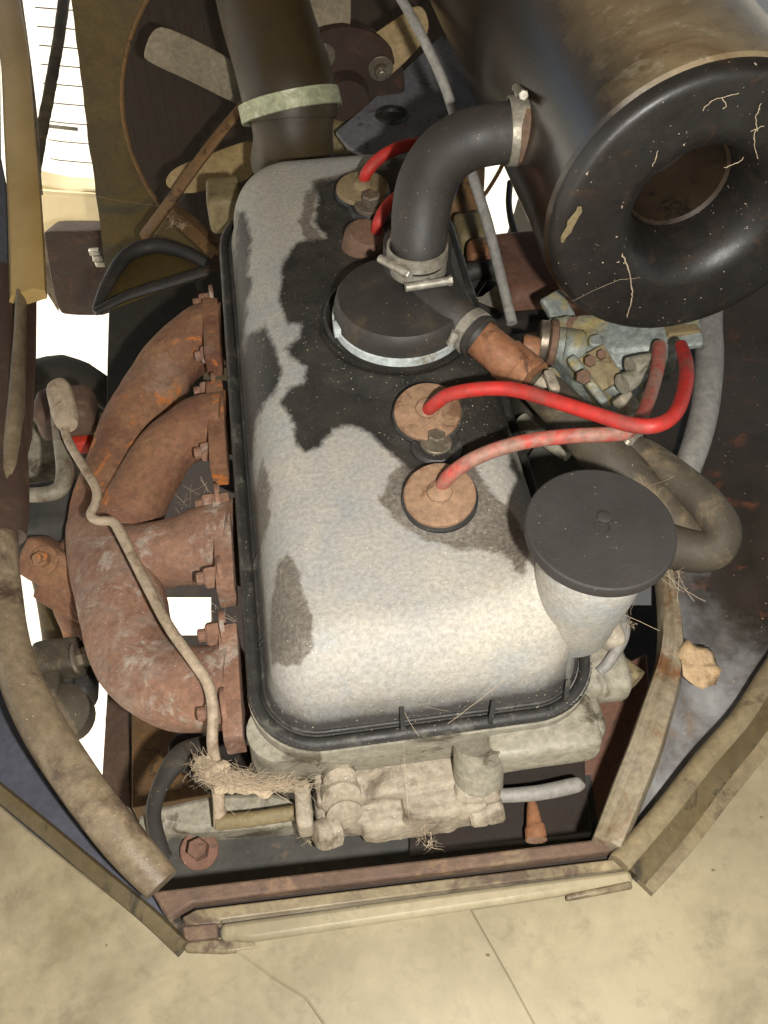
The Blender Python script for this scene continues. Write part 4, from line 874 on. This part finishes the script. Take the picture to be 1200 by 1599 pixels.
cc = k.mix(m_, dark, grey); fine = k.noise(300, 6, .7); cc = k.mix(k.ramp(k.noise(500, 2, .5), .735, .76), cc, lin('#a89078'))
k.bump(k.math('ADD', fine, k.noise(20, 5, .6)), .3, .0012); MATS['wing_paint'] = k.out(cc, k.ramp(k.noise(30, 6), .3, .7, .3, .55), 0, .5)
wo = obj('wing_skin', v, f, 'wing_paint', wp, 60)
setattr_f(wo.data, 'worn', [max(0, min(1, (pix(q)[1]-820-.5*max(0, pix(q)[0]-1050))/260)) for q in v])
o = thing('right_trim_edge', P(1090, 1200, 0), 'beige and brown layered trim edge running up right from the front corner', 'trim edge')
sweep('inner_strip', [(1330, 870, .006), (1215, 1030, .006), (1160, 1115, .006), (1100, 1185, .006), (1040, 1262, .006), (968, 1345, .006)], [(-.005, -.008), (-.005, .0), (-.002, .002), (.002, .0015), (.0045, -.001), (.0045, -.008)], 'cream_dirty', o, 6)
sweep('olive_strip', [(1350, 890, .003), (1235, 1050, .003), (1180, 1130, .003), (1120, 1205, .003), (1055, 1290, .003), (990, 1365, .003)], [(-.006, -.006), (-.006, .0), (-.002, .0012), (.004, .0012), (.006, -.001), (.006, -.006)], 'cream_olive', o, 6)
sweep('outer_lip', [(1370, 905, .001), (1255, 1065, .001), (1195, 1148, .001), (1135, 1222, .001), (1070, 1305, .001), (1002, 1380, .001)], [(-.006, -.004), (-.006, .001), (.0, .0018), (.006, -.0005), (.006, -.004)], 'cream_dirty', o, 6)

# ================================================================== DRY LEAF
lp = [(1057, 1018), (1070, 1004), (1085, 1010), (1106, 1012), (1118, 1030), (1124, 1052), (1118, 1068), (1096, 1078), (1084, 1072), (1066, 1056), (1062, 1036)]
ctr = P(1090, 1040, .010); V_ = [ctr]; rim = []
for i in range(44):
    t = i/44*len(lp); a = lp[int(t) % len(lp)]; b = lp[(int(t)+1) % len(lp)]; u_ = t-int(t); rim.append((a[0]+(b[0]-a[0])*u_, a[1]+(b[1]-a[1])*u_))
F_ = []
for rg_ in (.33, .66, 1.):
    for x, y in rim:
        q = P(1090+(x-1090)*rg_, 1040+(y-1040)*rg_, .0065); q.z += noise.noise(q*160)*.0035+.001; V_.append(q)
for i in range(44): F_.append((0, 1+i, 1+(i+1) % 44))
for k_ in range(2):
    for i in range(44): F_.append((1+k_*44+i, 1+(k_+1)*44+i, 1+(k_+1)*44+(i+1) % 44, 1+k_*44+(i+1) % 44))
o = obj('dry_leaf', V_, F_, 'leaf', None, 80); md = o.modifiers.new('solid', 'SOLIDIFY'); md.thickness = .0004
tag(o, 'small pale crumpled dry leaf stuck on the dark inner wing', 'leaf')

# ================================================================== COBWEBS
def web(name, clumps, label):
    V_, F_ = [], []
    def strand(a, b, r_=.00012, sag=.002, n_=7, curl=.0):
        pts = []; ph = Vector((random.random()*50, random.random()*50, 3))
        for i in range(n_+1):
            t = i/n_; q = a.lerp(b, t); q = q-UP*(sag*math.sin(math.pi*t)); w_ = q*180+ph
            q += Vector((noise.noise(w_), noise.noise(w_+Vector((5, 5, 5))), noise.noise(w_+Vector((9, 1, 5)))))*(.0006+curl); pts.append(q)
        v, f = tube_mesh(pts, [r_*random.uniform(.6, 1.2)]*len(pts), 3, cap=False); b0 = len(V_); V_.extend(v); F_.extend([tuple(x+b0 for x in ff) for ff in f])
    for kind, *a in clumps:
        if kind == 'k': strand(P(*a[0]), P(*a[1]), random.choice([.00004, .00006, .0001]), .0005, 14, random.uniform(.001, .005))
        elif kind == 's': strand(P(*a[0]), P(*a[1]), a[2] if len(a) > 2 else .00010, a[3] if len(a) > 3 else .001)
        else:
            px_, py_, z, rad, n_ = a; c_ = P(px_, py_, z); R_ = rad*mpp(c_)
            for i in range(int(n_*1.1)):
                p1 = c_+Vector([random.gauss(0, 1) for _ in range(3)])*R_*.42; p2 = p1+Vector([random.gauss(0, 1) for _ in range(3)])*R_*.5; strand(p1, p2, random.choice([.00005, .00008, .00014]), .0004, 12, R_*.5)
    o = obj(name, V_, F_, 'web', None, 60); o['kind'] = 'stuff'; tag(o, label, 'cobweb'); return o
wb = [('k', (random.gauss(350, 22), random.gauss(1212, 9), -.02), (random.gauss(372, 26), random.gauss(1220, 8), -.022)) for _ in range(300)]
wb += [('k', (random.gauss(314, 7), random.gauss(1196, 10), -.018), (random.gauss(318, 14), random.gauss(1200, 14), -.02)) for _ in range(160)]
wb += [('k', (random.uniform(380, 450), random.gauss(1226, 5), -.022), (random.uniform(430, 500), random.gauss(1222, 7), -.022)) for _ in range(120)]
wb += [('s', (300+random.random()*160, 1180+random.random()*50, -.02), (330+random.random()*180, 1200+random.random()*80, -.03)) for _ in range(26)]
web('cobweb', wb, 'dusty tangled cobweb wrapped round the foot of the tan pipe')
o = fuse('matted_dust', lambda: [rbox('b', P(a, b, z), (sx, sx*.7, sx*.6), 'x', rad=.8) for a, b, z, sx in [(340, 1205, -.024, .012), (352, 1222, -.026, .012), (372, 1228, -.027, .010), (392, 1232, -.028, .008), (412, 1234, -.028, .007), (318, 1188, -.022, .006)]], 'web', None, .0007, .006, .005)
o['kind'] = 'stuff'; tag(o, 'matted brown dust caught in the cobweb at the foot of the tan pipe', 'dust')
web('cobweb', [('c', 660, 1300, -.05, 14, 40), ('c', 672, 1318, -.055, 12, 30), ('c', 480, 1310, -.05, 12, 22)] + [('s', (655, 1200, -.03), (665, 1310, -.05)), ('s', (628, 1112, .008), (640, 1290, -.04)), ('s', (700, 1130, .01), (790, 1060, .045)), ('s', (628, 1104, .01), (655, 1150, 0)), ('s', (700, 1110, .02), (640, 1095, .02))], 'wispy brown cobweb hanging below the crusty housing')
web('cobweb', [('c', 270, 345, -.06, 9, 50), ('c', 285, 352, -.06, 8, 30), ('s', (150, 306, -.02), (250, 322, -.05)), ('s', (300, 285, -.05), (240, 370, -.06))], 'small cobweb lump on the brown stay by the fan opening')
web('cobweb', [('c', 985, 975, .01, 10, 18), ('s', (960, 950, .02), (1030, 985, .006)), ('s', (975, 930, .06), (990, 985, .01)), ('s', (1000, 895, .06), (985, 960, .02)), ('s', (1040, 900, .05), (1070, 885, .03)), ('s', (1035, 760, .08), (1010, 800, .09)), ('s', (1000, 745, .08), (1020, 790, .06)), ('s', (1060, 740, .05), (1010, 760, .05))]+[('s', (1010+random.random()*60, 880+random.random()*30, .02), (1030+random.random()*80, 880+random.random()*60, .01)) for _ in range(14)], 'fine cobweb threads between filler cap and right rail')
web('cobweb', [('s', (270+random.random()*60, 740+random.random()*60, -.02), (265+random.random()*90, 760+random.random()*70, -.04)) for _ in range(16)]+[('s', (310+random.random()*60, 930+random.random()*60, -.02), (320+random.random()*60, 950+random.random()*60, -.03)) for _ in range(16)], 'thin cobweb threads in the gaps between manifold branches')
def flake(pts, z, label):
    pass
def onface(px, py, lift=.0012):
    d = ray(px, py); n_ = AY; t = ((FC-AY*lift)-CAM).dot(n_)/d.dot(n_); return CAM+d*t
V_, F_ = [], []
for pts in ([(1098, 172), (1112, 158), (1128, 152), (1142, 148), (1152, 146)], [(1128, 152), (1134, 162), (1130, 170)], [(1172, 205), (1184, 200), (1194, 196)], [(1180, 202), (1178, 225), (1184, 248)], [(1190, 160), (1180, 185), (1183, 205)], [(1130, 262), (1142, 258), (1156, 252), (1160, 246)], [(1020, 260), (1024, 246), (1028, 236)], [(972, 396), (982, 425), (988, 455), (984, 478), (980, 496)], [(895, 470), (960, 440), (1000, 434)]):
    big = .0005 if pts[0] == (972, 396) else (.00012 if pts[0][0] == 895 else .0003)
    cs = catmull([tuple(onface(*q)) for q in pts], 6); r_ = [big*(.5+.8*abs(noise.noise(Vector(q)*400))) for q in cs]
    v, f = tube_mesh([Vector(q)+Vector((noise.noise(Vector(q)*500), 0, noise.noise(Vector(q)*500+UP*7)))*.0008 for q in cs], r_, 5); b0 = len(V_); V_ += v; F_ += [tuple(x+b0 for x in ff) for ff in f]
o = obj('cobweb', V_, F_, 'web', None, 60); o['kind'] = 'stuff'; tag(o, 'loose dirty cobweb wisps stuck to the black filter end plate', 'cobweb')
V_ = []
for x, y, w_ in [(905, 322, 3), (904, 330, 5), (898, 338, 6), (893, 346, 7), (890, 354, 5), (886, 362, 6), (880, 370, 4), (878, 378, 2)]:
    for dx in (-w_, w_): V_.append(onface(x+dx, y, .0008+.0012*abs(noise.noise(Vector((x+dx, y, 0))*.1))))
o = obj('debris_flake', V_, [(i, i+1, i+3, i+2) for i in range(0, len(V_)-2, 2)], 'cast_beige', None, 0)
md = o.modifiers.new('solid', 'SOLIDIFY'); md.thickness = .0004
tag(o, 'curled flake of pale debris at the left edge of the filter end plate', 'flake')
